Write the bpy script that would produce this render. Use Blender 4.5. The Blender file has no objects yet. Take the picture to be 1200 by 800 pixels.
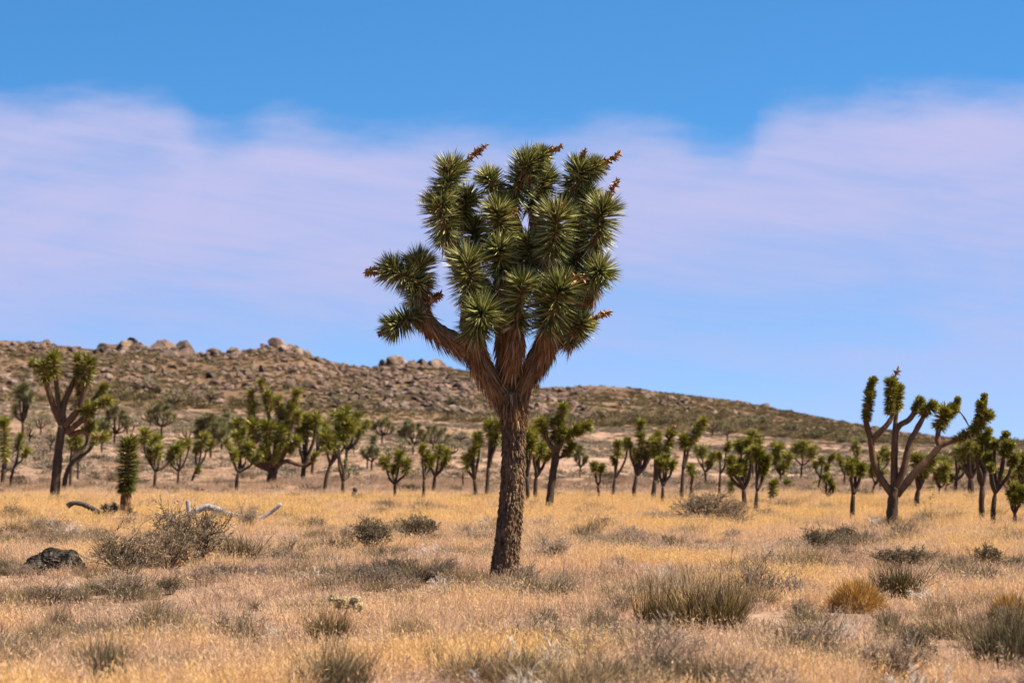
import bpy, math, random
import numpy as np
from mathutils import Vector, noise as mn

# ------------------------------------------------------------------ camera, sky, sun, exposure
scene = bpy.context.scene
COL = scene.collection
LENS = 100.0
F = LENS / 36.0 * 1200.0          # focal length in photo pixels
HZ = 525.0                        # eye level row
H = 1.358                         # eye height in metres
D0 = 29.2                         # distance of the big tree

cam_d = bpy.data.cameras.new('camera')
cam = bpy.data.objects.new('camera', cam_d); COL.objects.link(cam)
cam.location = (0, 0, H)
cam.rotation_euler = (math.pi / 2 + math.atan((HZ - 400) / F), 0, 0)
cam_d.lens = LENS; cam_d.sensor_width = 36.0
cam_d.clip_start = 0.1; cam_d.clip_end = 12000
cam_d.dof.use_dof = True; cam_d.dof.focus_distance = D0 - 1.6; cam_d.dof.aperture_fstop = 4.2
scene.camera = cam

SUN_EL = math.radians(53)
SUN_AZ = math.radians(82)         # measured from behind the camera towards its right
sun_dir = Vector((math.sin(SUN_AZ) * math.cos(SUN_EL), -math.cos(SUN_AZ) * math.cos(SUN_EL), math.sin(SUN_EL)))
sun_d = bpy.data.lights.new('sun', 'SUN'); sun_d.energy = 5.0; sun_d.angle = math.radians(0.53); sun_d.color = (1.0, 0.92, 0.78)
sun = bpy.data.objects.new('sun', sun_d); COL.objects.link(sun)
sun.rotation_euler = (-sun_dir).to_track_quat('-Z', 'Y').to_euler()
sun.location = (20, -5, 30)

world = bpy.data.worlds.new('World'); scene.world = world; world.use_nodes = True
wn = world.node_tree; wn.nodes.clear()
def N(nt, typ, **kw):
    n = nt.nodes.new(typ)
    for k, v in kw.items():
        if k == 'inp':
            for a, b in v.items():
                n.inputs[a].default_value = b
        else:
            setattr(n, k, v)
    return n
def math_n(nt, op, a, b=None, c=None, clamp=False):
    n = nt.nodes.new('ShaderNodeMath'); n.operation = op; n.use_clamp = clamp
    for i, v in enumerate((a, b, c)):
        if v is None: continue
        if isinstance(v, (int, float)): n.inputs[i].default_value = v
        else: nt.links.new(v, n.inputs[i])
    return n.outputs[0]
def mix_c(nt, fac, a, b, blend='MIX'):
    n = nt.nodes.new('ShaderNodeMix'); n.data_type = 'RGBA'; n.blend_type = blend
    for i, v in ((0, fac), (6, a), (7, b)):
        if isinstance(v, (int, float)): n.inputs[i].default_value = v
        elif isinstance(v, tuple): n.inputs[i].default_value = (*v, 1) if len(v) == 3 else v
        else: nt.links.new(v, n.inputs[i])
    return n.outputs[2]
def smooth(nt, v, a, b, lo=0.0, hi=1.0):
    n = nt.nodes.new('ShaderNodeMapRange'); n.interpolation_type = 'SMOOTHSTEP'
    for i, q in ((0, v), (1, a), (2, b), (3, lo), (4, hi)):
        if isinstance(q, (int, float)): n.inputs[i].default_value = q
        else: nt.links.new(q, n.inputs[i])
    return n.outputs[0]

SKY_STRENGTH = 0.084
tc = N(wn, 'ShaderNodeTexCoord'); sep = N(wn, 'ShaderNodeSeparateXYZ')
wn.links.new(tc.outputs['Generated'], sep.inputs[0])
zz = sep.outputs[2]
# look-up direction lifted: a dry, clear sky keeps its blue nearly down to the hills
zl = math_n(wn, 'MULTIPLY_ADD', math_n(wn, 'MAXIMUM', zz, 0.0), 2.3, 0.15)
comb = N(wn, 'ShaderNodeCombineXYZ')
wn.links.new(sep.outputs[0], comb.inputs[0]); wn.links.new(sep.outputs[1], comb.inputs[1]); wn.links.new(zl, comb.inputs[2])
nrm = N(wn, 'ShaderNodeVectorMath', operation='NORMALIZE'); wn.links.new(comb.outputs[0], nrm.inputs[0])
sky = N(wn, 'ShaderNodeTexSky', sky_type='NISHITA', sun_disc=False, sun_elevation=SUN_EL,
        sun_rotation=math.pi - SUN_AZ, altitude=1200, air_density=1.0, dust_density=0.15, ozone_density=2.0)
wn.links.new(nrm.outputs[0], sky.inputs[0])
hs = N(wn, 'ShaderNodeHueSaturation', inp={'Saturation': 1.30, 'Value': 1.0, 'Hue': 0.495}); wn.links.new(sky.outputs[0], hs.inputs['Color'])
# thin high cloud sheet: a long bank with wispy streaks
az = math_n(wn, 'ARCTAN2', sep.outputs[0], sep.outputs[1])
cv = N(wn, 'ShaderNodeCombineXYZ')
wn.links.new(math_n(wn, 'MULTIPLY', az, 1.0), cv.inputs[0]); wn.links.new(math_n(wn, 'MULTIPLY', zz, 3.2), cv.inputs[1])
cv2 = N(wn, 'ShaderNodeCombineXYZ')          # streaks drawn out and slightly slanting
wn.links.new(math_n(wn, 'ADD', math_n(wn, 'MULTIPLY', az, 0.55), math_n(wn, 'MULTIPLY', zz, 0.9)), cv2.inputs[0]); wn.links.new(math_n(wn, 'SUBTRACT', math_n(wn, 'MULTIPLY', zz, 5.0), math_n(wn, 'MULTIPLY', az, -0.7)), cv2.inputs[1])
def wnoise(scale, detail, rough, off=0.0, dist=0.0, cv=cv):
    n = N(wn, 'ShaderNodeTexNoise', inp={'Scale': scale, 'Detail': detail, 'Roughness': rough, 'Distortion': dist})
    m = N(wn, 'ShaderNodeVectorMath', operation='ADD'); m.inputs[1].default_value = (off, off * 0.37, off * 1.7)
    wn.links.new(cv.outputs[0], m.inputs[0]); wn.links.new(m.outputs[0], n.inputs['Vector'])
    return n.outputs[0]
fc = N(wn, 'ShaderNodeFloatCurve')
crv = fc.mapping.curves[0]
def px2az(x): return math.atan((x - 600) / F)
EDGE = [(-400, 112), (-100, 100), (0, 103), (150, 96), (215, 110), (265, 140), (330, 122), (420, 136), (540, 130), (640, 140), (740, 126), (800, 140), (850, 158), (890, 126), (960, 102), (1100, 96), (1200, 98), (1400, 108), (1700, 125)]
A0, A1 = px2az(-700), px2az(1900)
pts = [((px2az(x) - A0) / (A1 - A0), (y - 60) / 120.0) for x, y in EDGE]
crv.points[0].location = (0, pts[0][1]); crv.points[1].location = (1, pts[-1][1])
for p in pts: crv.points.new(*p)
fc.mapping.update()
azn = N(wn, 'ShaderNodeMapRange', inp={1: A0, 2: A1}); wn.links.new(az, azn.inputs[0])
wn.links.new(azn.outputs[0], fc.inputs['Value'])
row = math_n(wn, 'SUBTRACT', HZ, math_n(wn, 'MULTIPLY', math_n(wn, 'DIVIDE', zz, math_n(wn, 'SQRT', math_n(wn, 'SUBTRACT', 1.0001, math_n(wn, 'MULTIPLY', zz, zz)))), F))
edge = math_n(wn, 'MULTIPLY_ADD', fc.outputs[0], 120.0, 60.0)
n_edge = math_n(wn, 'MULTIPLY', math_n(wn, 'SUBTRACT', wnoise(26, 6, 0.6, 3.1), 0.5), 62.0)
inside = math_n(wn, 'ADD', math_n(wn, 'SUBTRACT', row, edge), n_edge)
top_mask = smooth(wn, inside, -6, 62)
streak = wnoise(9, 5, 0.55, 7.7, 0.6)
fine = wnoise(22, 6, 0.62, 1.3, 0.5, cv2)
bot_edge = math_n(wn, 'MULTIPLY_ADD', streak, 190.0, 270.0)
bot_mask = smooth(wn, math_n(wn, 'SUBTRACT', bot_edge, row), -80, 80, 0.52, 1.0)
dens = math_n(wn, 'MULTIPLY', math_n(wn, 'MULTIPLY', top_mask, bot_mask), smooth(wn, math_n(wn, 'ADD', math_n(wn, 'MULTIPLY', streak, 0.62), math_n(wn, 'MULTIPLY', fine, 0.38)), 0.34, 0.62, 0.62, 1.0), clamp=True)
ck = 1.0 / SKY_STRENGTH
skyc = mix_c(wn, dens, hs.outputs[0], (0.202 * ck, 0.211 * ck, 0.330 * ck))
bg = N(wn, 'ShaderNodeBackground', inp={'Strength': SKY_STRENGTH}); wn.links.new(skyc, bg.inputs['Color'])
wo = N(wn, 'ShaderNodeOutputWorld'); wn.links.new(bg.outputs[0], wo.inputs[0])

vs = scene.view_settings
vs.view_transform = 'Standard'; vs.look = 'None'; vs.exposure = 1.38; vs.gamma = 1.0; vs.use_curve_mapping = False
scene.render.engine = 'CYCLES'
scene.cycles.max_bounces = 5; scene.cycles.diffuse_bounces = 3; scene.cycles.transmission_bounces = 3; scene.cycles.glossy_bounces = 2

# ------------------------------------------------------------------ helpers
def tag(o, label=None, cat=None, group=None, kind=None):
    if label: o['label'] = label
    if cat: o['category'] = cat
    if group: o['group'] = group
    if kind: o['kind'] = kind
    return o
def empty(name, loc, rz=0.0):
    o = bpy.data.objects.new(name, None); COL.objects.link(o)
    o.location = loc; o.rotation_euler = (0, 0, rz); o.empty_display_size = 0.2
    return o
def mesh_np(name, V, tris=None, quads=None, mat=None, smooth_sh=False, tint=None):
    V = np.asarray(V, np.float32)
    me = bpy.data.meshes.new(name)
    nt = 0 if tris is None else len(tris); nq = 0 if quads is None else len(quads)
    idx = []; tot = []
    if nt: idx.append(np.asarray(tris, np.int32).ravel()); tot.append(np.full(nt, 3, np.int32))
    if nq: idx.append(np.asarray(quads, np.int32).ravel()); tot.append(np.full(nq, 4, np.int32))
    idx = np.concatenate(idx); tot = np.concatenate(tot)
    me.vertices.add(len(V)); me.vertices.foreach_set('co', V.ravel())
    me.loops.add(len(idx)); me.loops.foreach_set('vertex_index', idx)
    me.polygons.add(len(tot))
    me.polygons.foreach_set('loop_start', np.concatenate(([0], np.cumsum(tot)[:-1])).astype(np.int32))
    me.polygons.foreach_set('loop_total', tot)
    if smooth_sh: me.polygons.foreach_set('use_smooth', np.ones(len(tot), bool))
    if tint is not None:
        a = me.attributes.new('tint', 'FLOAT', 'POINT'); a.data.foreach_set('value', np.asarray(tint, np.float32))
    me.update(calc_edges=True)
    if mat: me.materials.append(mat)
    return me
def obj(name, me, parent=None, loc=None):
    o = bpy.data.objects.new(name, me); COL.objects.link(o)
    if parent is not None: o.parent = parent
    if loc is not None: o.location = loc
    return o
class Geo:                       # collects pieces of one mesh
    def __init__(s): s.V = []; s.T = []; s.Q = []; s.C = []; s.n = 0
    def add(s, V, T=None, Q=None, c=0.5):
        V = np.asarray(V, np.float32).reshape(-1, 3)
        if T is not None and len(T): s.T.append(np.asarray(T, np.int32).reshape(-1, 3) + s.n)
        if Q is not None and len(Q): s.Q.append(np.asarray(Q, np.int32).reshape(-1, 4) + s.n)
        s.C.append(np.full(len(V), c, np.float32) if np.isscalar(c) else np.asarray(c, np.float32))
        s.V.append(V); s.n += len(V)
    def mesh(s, name, mat, sm=False):
        return mesh_np(name, np.concatenate(s.V), np.concatenate(s.T) if s.T else None,
                       np.concatenate(s.Q) if s.Q else None, mat, sm, np.concatenate(s.C))
def unit(a):
    a = np.asarray(a, float)
    return a / np.maximum(np.linalg.norm(a, axis=-1, keepdims=True), 1e-9)
def blades(g, O, Dr, L, W, rng, droop=0.0, fold=0.25, c=None):
    """stiff folded leaves: origins, unit directions, lengths, widths"""
    n = len(O); Dr = unit(Dr)
    S = unit(np.cross(Dr, rng.normal(size=(n, 3))))
    U = np.cross(S, Dr)
    L = np.asarray(L).reshape(-1, 1); W = np.asarray(W).reshape(-1, 1)
    dz = np.array([[0, 0, -1.0]])
    M = O + Dr * L * 0.45 + dz * droop * L * 0.2; Tp = O + Dr * L + dz * droop * L
    V = np.stack([O - S * W * .5, O - U * W * fold, O + S * W * .5, M - S * W * .42, M - U * W * fold, M + S * W * .42, Tp], 1)
    b = (np.arange(n) * 7)[:, None]
    Q = np.concatenate([b + np.array([[0, 1, 4, 3]]), b + np.array([[1, 2, 5, 4]])])
    T = np.concatenate([b + np.array([[3, 4, 6]]), b + np.array([[4, 5, 6]])])
    if c is None: c = rng.random(n)
    g.add(V.reshape(-1, 3), T, Q, np.repeat(c, 7))
def ribbons(g, O, Dr, L, W, rng, droop=0.0, c=None):
    """cheap leaves: one kite each"""
    n = len(O); Dr = unit(Dr)
    S = unit(np.cross(Dr, rng.normal(size=(n, 3))))
    L = np.asarray(L).reshape(-1, 1); W = np.asarray(W).reshape(-1, 1)
    dz = np.array([[0, 0, -1.0]])
    M = O + Dr * L * 0.4
    V = np.stack([O, M - S * W * .5, O + Dr * L + dz * droop * L, M + S * W * .5], 1)
    b = (np.arange(n) * 4)[:, None]
    if c is None: c = rng.random(n)
    g.add(V.reshape(-1, 3), None, b + np.array([[0, 1, 2, 3]]), np.repeat(c, 4))
def tube(g, P, R, sides=8, c=0.5, cap=True, disp=None):
    P = np.asarray(P, float); R = np.broadcast_to(np.asarray(R, float), (len(P),))
    T = np.gradient(P, axis=0); T = unit(T)
    up = np.array([0, 1.0, 0.13]); s0 = unit(np.cross(T, up)); u0 = np.cross(s0, T)
    a = np.linspace(0, 2 * np.pi, sides, endpoint=False)
    ring = (np.cos(a)[None, :, None] * s0[:, None, :] + np.sin(a)[None, :, None] * u0[:, None, :])
    rr = np.repeat(R[:, None], sides, 1)
    if disp is not None: rr = rr + disp(P, ring, rr)
    V = P[:, None, :] + ring * rr[:, :, None]
    m = len(P); q = []
    i = np.arange(m - 1)[:, None] * sides; j = np.arange(sides)[None, :]; j2 = (j + 1) % sides
    Q = np.stack([i + j, i + j2, i + sides + j2, i + sides + j], -1).reshape(-1, 4)
    V = V.reshape(-1, 3); Tt = None
    if cap:
        V = np.concatenate([V, P[:1], P[-1:]]); k = len(V) - 2
        jj = np.arange(sides); jn = (jj + 1) % sides
        Tt = np.concatenate([np.stack([jn, jj, np.full(sides, k)], 1), np.stack([(m - 1) * sides + jj, (m - 1) * sides + jn, np.full(sides, k + 1)], 1)])
    g.add(V, Tt, Q, c)
def spline(P, n):
    """Catmull-Rom through control points, n samples"""
    P = np.asarray(P, float); k = len(P)
    if k == 2:
        t = np.linspace(0, 1, n)[:, None]; return P[0] * (1 - t) + P[1] * t
    E = np.concatenate([2 * P[:1] - P[1:2], P, 2 * P[-1:] - P[-2:-1]])
    u = np.linspace(0, k - 1 - 1e-6, n); i = u.astype(int); t = (u - i)[:, None]
    a, b, c, d = E[i], E[i + 1], E[i + 2], E[i + 3]
    return 0.5 * (2 * b + (c - a) * t + (2 * a - 5 * b + 4 * c - d) * t ** 2 + (3 * b - a - 3 * c + d) * t ** 3)
def fbm(x, y, z=0.0, o=4, s=1.0):
    return mn.fractal(Vector((x * s, y * s, z * s)), 1.0, 2.0, o)

# ------------------------------------------------------------------ materials
def mat_base(name):
    m = bpy.data.materials.new(name); m.use_nodes = True; nt = m.node_tree
    return m, nt, nt.nodes['Principled BSDF'], nt.nodes['Material Output']
def ramp(nt, fac, stops):
    r = nt.nodes.new('ShaderNodeValToRGB'); e = r.color_ramp.elements
    while len(e) > 1: e.remove(e[-1])
    e[0].position = stops[0][0]; e[0].color = (*stops[0][1], 1)
    for p, c in stops[1:]:
        k = e.new(p); k.color = (*c, 1)
    nt.links.new(fac, r.inputs[0]); return r.outputs[0]
def tex_noise(nt, scale, detail=4, rough=0.55, coord='Object', vec=None, stretch=None):
    if vec is None:
        if coord == 'World':
            vec = nt.nodes.new('ShaderNodeNewGeometry').outputs['Position']
        else:
            vec = nt.nodes.new('ShaderNodeTexCoord').outputs[coord]
    if stretch:
        mp = nt.nodes.new('ShaderNodeMapping'); mp.inputs['Scale'].default_value = stretch
        nt.links.new(vec, mp.inputs[0]); vec = mp.outputs[0]
    n = nt.nodes.new('ShaderNodeTexNoise'); n.inputs['Scale'].default_value = scale; n.inputs['Detail'].default_value = detail; n.inputs['Roughness'].default_value = rough
    nt.links.new(vec, n.inputs['Vector']); return n.outputs[0]
def leafy(name, stops, rough=0.5, transl=0.25, attr='tint', typ='GEOMETRY', var=0.15, spec=0.4):
    """thin plant matter: colour by a per-leaf tint, some light passing through"""
    m, nt, p, out = mat_base(name)
    at = N(nt, 'ShaderNodeAttribute', attribute_name=attr, attribute_type=typ)
    f = at.outputs['Fac']
    if var:
        oi = nt.nodes.new('ShaderNodeObjectInfo')
        f = math_n(nt, 'ADD', f, math_n(nt, 'MULTIPLY', math_n(nt, 'SUBTRACT', oi.outputs['Random'], 0.5), var * 2), clamp=True)
    c = ramp(nt, f, stops)
    p.inputs['Roughness'].default_value = rough; p.inputs['Specular IOR Level'].default_value = spec
    nt.links.new(c, p.inputs['Base Color'])
    if transl > 0:
        tr = nt.nodes.new('ShaderNodeBsdfTranslucent'); nt.links.new(c, tr.inputs[0])
        mx = nt.nodes.new('ShaderNodeMixShader'); mx.inputs[0].default_value = transl
        nt.links.new(p.outputs[0], mx.inputs[1]); nt.links.new(tr.outputs[0], mx.inputs[2]); nt.links.new(mx.outputs[0], out.inputs[0])
    return m
M = {}
M['leaf'] = leafy('yucca_leaf', [(0, (0.035, 0.042, 0.008)), (0.4, (0.13, 0.138, 0.028)), (0.72, (0.40, 0.375, 0.12)), (1, (0.70, 0.62, 0.32))], 0.40, 0.16, spec=0.5, var=0.08)
M['leaf_far'] = leafy('yucca_leaf_far', [(0, (0.04, 0.042, 0.005)), (0.45, (0.145, 0.14, 0.015)), (0.85, (0.40, 0.345, 0.045)), (1, (0.50, 0.40, 0.12))], 0.45, 0.2, var=0.1)
M['leaf_dim'] = leafy('yucca_leaf_dusty', [(0, (0.08, 0.075, 0.025)), (0.5, (0.165, 0.15, 0.055)), (1, (0.29, 0.25, 0.11))], 0.6, 0.1, var=0.1)
M['thatch'] = leafy('dead_leaf', [(0, (0.09, 0.045, 0.018)), (0.45, (0.24, 0.12, 0.045)), (0.8, (0.38, 0.20, 0.075)), (1, (0.46, 0.30, 0.15))], 0.7, 0.15, var=0.0, spec=0.2)
M['seed'] = leafy('seed_stalk', [(0, (0.13, 0.05, 0.02)), (0.5, (0.30, 0.14, 0.05)), (1, (0.48, 0.28, 0.12))], 0.7, 0.1, var=0.0, spec=0.2)
def bark_mat(name, dark, light, scale=1.0):
    m, nt, p, out = mat_base(name)
    n1 = tex_noise(nt, 22 * scale, 5, 0.65, stretch=(1, 1, 0.35))
    n2 = tex_noise(nt, 3 * scale, 3, 0.5)
    f = math_n(nt, 'ADD', math_n(nt, 'MULTIPLY', n1, 0.7), math_n(nt, 'MULTIPLY', n2, 0.3))
    mid = tuple((a + b) / 2 for a, b in zip(dark, light))
    c = ramp(nt, f, [(0.32, dark), (0.5, mid), (0.68, light)])
    nt.links.new(c, p.inputs['Base Color']); p.inputs['Roughness'].default_value = 0.9; p.inputs['Specular IOR Level'].default_value = 0.15
    bp = nt.nodes.new('ShaderNodeBump'); bp.inputs['Strength'].default_value = 0.6; bp.inputs['Distance'].default_value = 0.02
    nt.links.new(n1, bp.inputs['Height']); nt.links.new(bp.outputs[0], p.inputs['Normal'])
    return m
M['bark'] = bark_mat('bark', (0.035, 0.02, 0.011), (0.24, 0.145, 0.078))
M['bark_far'] = bark_mat('bark_far', (0.022, 0.015, 0.010), (0.10, 0.064, 0.040), 0.5)
M['limb_far'] = bark_mat('limb_bark_far', (0.035, 0.021, 0.012), (0.17, 0.095, 0.048), 0.5)
M['limb'] = bark_mat('limb_bark', (0.10, 0.055, 0.025), (0.32, 0.18, 0.085))
M['log_dark'] = bark_mat('charred_wood', (0.025, 0.019, 0.015), (0.11, 0.09, 0.075))
M['log_pale'] = bark_mat('bleached_wood', (0.10, 0.085, 0.075), (0.42, 0.37, 0.36))
def rock_mat():
    m, nt, p, out = mat_base('granite')
    oi = nt.nodes.new('ShaderNodeObjectInfo')
    vec = N(nt, 'ShaderNodeVectorMath', operation='ADD')
    nt.links.new(nt.nodes.new('ShaderNodeNewGeometry').outputs['Position'], vec.inputs[0]); nt.links.new(oi.outputs['Random'], vec.inputs[1])
    n1 = tex_noise(nt, 0.55, 5, 0.6, vec=vec.outputs[0]); n2 = tex_noise(nt, 4.0, 5, 0.6, vec=vec.outputs[0])
    c = ramp(nt, math_n(nt, 'ADD', math_n(nt, 'MULTIPLY', n1, 0.65), math_n(nt, 'MULTIPLY', n2, 0.35)),
             [(0.36, (0.05, 0.036, 0.028)), (0.46, (0.15, 0.095, 0.065)), (0.55, (0.27, 0.175, 0.125)), (0.68, (0.42, 0.31, 0.26))])
    h = N(nt, 'ShaderNodeHueSaturation'); nt.links.new(c, h.inputs['Color'])
    nt.links.new(math_n(nt, 'MULTIPLY_ADD', oi.outputs['Random'], 0.48, 0.36), h.inputs['Value'])
    nt.links.new(h.outputs[0], p.inputs['Base Color']); p.inputs['Roughness'].default_value = 0.92; p.inputs['Specular IOR Level'].default_value = 0.15
    bp = nt.nodes.new('ShaderNodeBump'); bp.inputs['Strength'].default_value = 0.7; bp.inputs['Distance'].default_value = 0.25
    nt.links.new(n2, bp.inputs['Height']); nt.links.new(bp.outputs[0], p.inputs['Normal'])
    return m
M['rock'] = rock_mat()
def dark_rock_mat():
    m, nt, p, out = mat_base('dark_crust')
    n1 = tex_noise(nt, 9, 6, 0.7); n2 = tex_noise(nt, 30, 4, 0.6)
    c = ramp(nt, n1, [(0.42, (0.010, 0.008, 0.006)), (0.53, (0.03, 0.024, 0.018)), (0.68, (0.13, 0.105, 0.075))])
    nt.links.new(c, p.inputs['Base Color']); p.inputs['Roughness'].default_value = 0.95; p.inputs['Specular IOR Level'].default_value = 0.08
    bp = nt.nodes.new('ShaderNodeBump'); bp.inputs['Strength'].default_value = 0.8; bp.inputs['Distance'].default_value = 0.03
    nt.links.new(n2, bp.inputs['Height']); nt.links.new(bp.outputs[0], p.inputs['Normal'])
    return m
M['dark_rock'] = dark_rock_mat()
def ground_mat():
    m, nt, p, out = mat_base('desert_soil')
    a = tex_noise(nt, 0.012, 5, 0.6, 'World'); b = tex_noise(nt, 0.25, 5, 0.6, 'World', stretch=(1, 0.5, 1)); d = tex_noise(nt, 5.0, 5, 0.65, 'World')
    f = math_n(nt, 'ADD', math_n(nt, 'ADD', math_n(nt, 'MULTIPLY', a, 0.35), math_n(nt, 'MULTIPLY', b, 0.4)), math_n(nt, 'MULTIPLY', d, 0.25))
    c = ramp(nt, f, [(0.36, (0.15, 0.088, 0.052)), (0.47, (0.23, 0.14, 0.088)), (0.55, (0.31, 0.198, 0.13)), (0.66, (0.38, 0.255, 0.18))])
    sx = nt.nodes.new('ShaderNodeSeparateXYZ'); nt.links.new(nt.nodes.new('ShaderNodeNewGeometry').outputs['Position'], sx.inputs[0])
    hill = smooth(nt, math_n(nt, 'ADD', sx.outputs[1], math_n(nt, 'MULTIPLY', b, 60.0)), 350, 400)     # reddish decomposed granite on the hill
    c = mix_c(nt, hill, c, ramp(nt, f, [(0.38, (0.062, 0.035, 0.020)), (0.5, (0.122, 0.071, 0.041)), (0.64, (0.21, 0.128, 0.080))]))
    nt.links.new(c, p.inputs['Base Color']); p.inputs['Roughness'].default_value = 0.95; p.inputs['Specular IOR Level'].default_value = 0.1
    bp = nt.nodes.new('ShaderNodeBump'); bp.inputs['Strength'].default_value = 0.5; bp.inputs['Distance'].default_value = 0.08
    nt.links.new(d, bp.inputs['Height']); nt.links.new(bp.outputs[0], p.inputs['Normal'])
    return m
M['ground'] = ground_mat()
GRASS = [(0.0, (0.17, 0.105, 0.062)), (0.25, (0.36, 0.225, 0.135)), (0.5, (0.58, 0.385, 0.25)), (0.72, (0.63, 0.39, 0.19)), (1.0, (0.68, 0.42, 0.145))]
M['grass'] = leafy('dry_grass', GRASS, 0.6, 0.38, typ='INSTANCER', var=0.10, spec=0.25)
M['twig'] = leafy('grey_twig', [(0, (0.10, 0.068, 0.045)), (0.5, (0.22, 0.155, 0.105)), (1, (0.40, 0.30, 0.22))], 0.85, 0.0, var=0.1, spec=0.1)
M['twig_dark'] = leafy('dark_twig', [(0, (0.055, 0.038, 0.028)), (0.5, (0.12, 0.085, 0.06)), (1, (0.24, 0.18, 0.13))], 0.85, 0.0, var=0.1, spec=0.1)
M['twig_pale'] = leafy('bleached_twig', [(0, (0.30, 0.24, 0.19)), (0.5, (0.48, 0.41, 0.35)), (1, (0.62, 0.56, 0.50))], 0.85, 0.0, var=0.05, spec=0.1)
M['sage'] = leafy('grey_green_leaf', [(0, (0.045, 0.035, 0.015)), (0.5, (0.115, 0.088, 0.042)), (1, (0.28, 0.21, 0.115))], 0.75, 0.2, var=0.12, spec=0.2)
M['brushleaf'] = leafy('brown_leaf', [(0, (0.11, 0.075, 0.035)), (0.5, (0.25, 0.17, 0.085)), (1, (0.42, 0.29, 0.155))], 0.75, 0.2, var=0.12, spec=0.2)
M['broom'] = leafy('olive_stem', [(0, (0.028, 0.020, 0.006)), (0.5, (0.085, 0.057, 0.017)), (1, (0.26, 0.17, 0.058))], 0.65, 0.15, var=0.12, spec=0.25)
M['amber'] = leafy('amber_stem', [(0, (0.22, 0.11, 0.025)), (0.5, (0.42, 0.22, 0.05)), (1, (0.56, 0.33, 0.10))], 0.65, 0.25, var=0.06, spec=0.25)
M['scrub'] = leafy('far_scrub', [(0, (0.085, 0.065, 0.04)), (0.5, (0.19, 0.145, 0.095)), (1, (0.32, 0.25, 0.175))], 0.8, 0.15, typ='INSTANCER', var=0.25, spec=0.15)
M['olive_scrub'] = leafy('olive_scrub', [(0, (0.06, 0.045, 0.018)), (0.5, (0.14, 0.10, 0.045)), (1, (0.25, 0.18, 0.09))], 0.8, 0.15, typ='INSTANCER', var=0.25, spec=0.15)
M['cholla'] = leafy('cactus_spine', [(0, (0.26, 0.17, 0.07)), (0.5, (0.55, 0.43, 0.24)), (1, (0.80, 0.70, 0.46))], 0.6, 0.3, var=0.0, spec=0.3)

# ------------------------------------------------------------------ terrain
CREST = [(-400, 398), (0, 399), (60, 403), (110, 411), (140, 409), (175, 407), (210, 415), (250, 414), (290, 411), (310, 408), (345, 411), (365, 418), (400, 428), (440, 431), (480, 425), (520, 429), (560, 438), (640, 456), (690, 452), (740, 455), (800, 463), (860, 470), (920, 481), (980, 493), (1020, 500), (1060, 508), (1120, 514), (1200, 518), (1500, 520)]
FOOT = [(-400, 468), (0, 472), (150, 478), (300, 488), (600, 497), (800, 506), (1000, 519), (1200, 523), (1500, 523)]
cx_, cy_ = zip(*CREST); fx_, fy_ = zip(*FOOT)
R1, R2, R3 = 95.0, 340.0, 500.0
ROW1 = HZ + H * F / R1
def bump(X, Y):
    return 0.045 * fbm(X, Y, 1.7, 3, 0.22)
def ground_z(X, Y):
    d = math.hypot(X, Y) if Y <= 0 else max(Y, 0.5)
    u = X / max(Y, 1.0) * F + 600 if Y > 0 else (600 + (5000 if X > 0 else -5000))
    if Y <= 0: d = 1.0
    d = d if d > 0 else 0.01
    if d <= R1:
        t = max(0.0, (d - 70) / 25.0)
        return bump(X, Y) * (1 - 0.3 * t)
    f = np.interp(u, fx_, fy_); c = np.interp(u, cx_, cy_)
    if d <= R2:
        s = (1 / R1 - 1 / d) / (1 / R1 - 1 / R2)
        r = ROW1 + (f - ROW1) * s
        return H + (HZ - r) / F * d + bump(X, Y) * (0.7 + 1.5 * s) + 0.25 * s * fbm(X, Y, 5.0, 3, 0.02)
    k = min(1.0, (d - R2) / (R3 - R2))
    s = (1 / R2 - 1 / min(d, R3)) / (1 / R2 - 1 / R3)
    r = f + (c - f) * (s ** 0.85)
    z = H + (HZ - r) / F * min(d, R3)
    hh = max(0.0, (f - c) / 70.0)
    z += hh * min(1, k * 4) * (1.1 * fbm(X, Y, 2.0, 4, 0.045) + 0.35 * fbm(X, Y, 9.0, 3, 0.25)) * (1 - 0.75 * max(0, (k - 0.8) / 0.2))
    if d > R3:
        e = d - R3
        z0 = z
        z = z0 - (z0 + 4.0) * (1 - math.exp(-(e / 260.0) ** 1.5)) if z0 > -4 else z0
    return z
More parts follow.
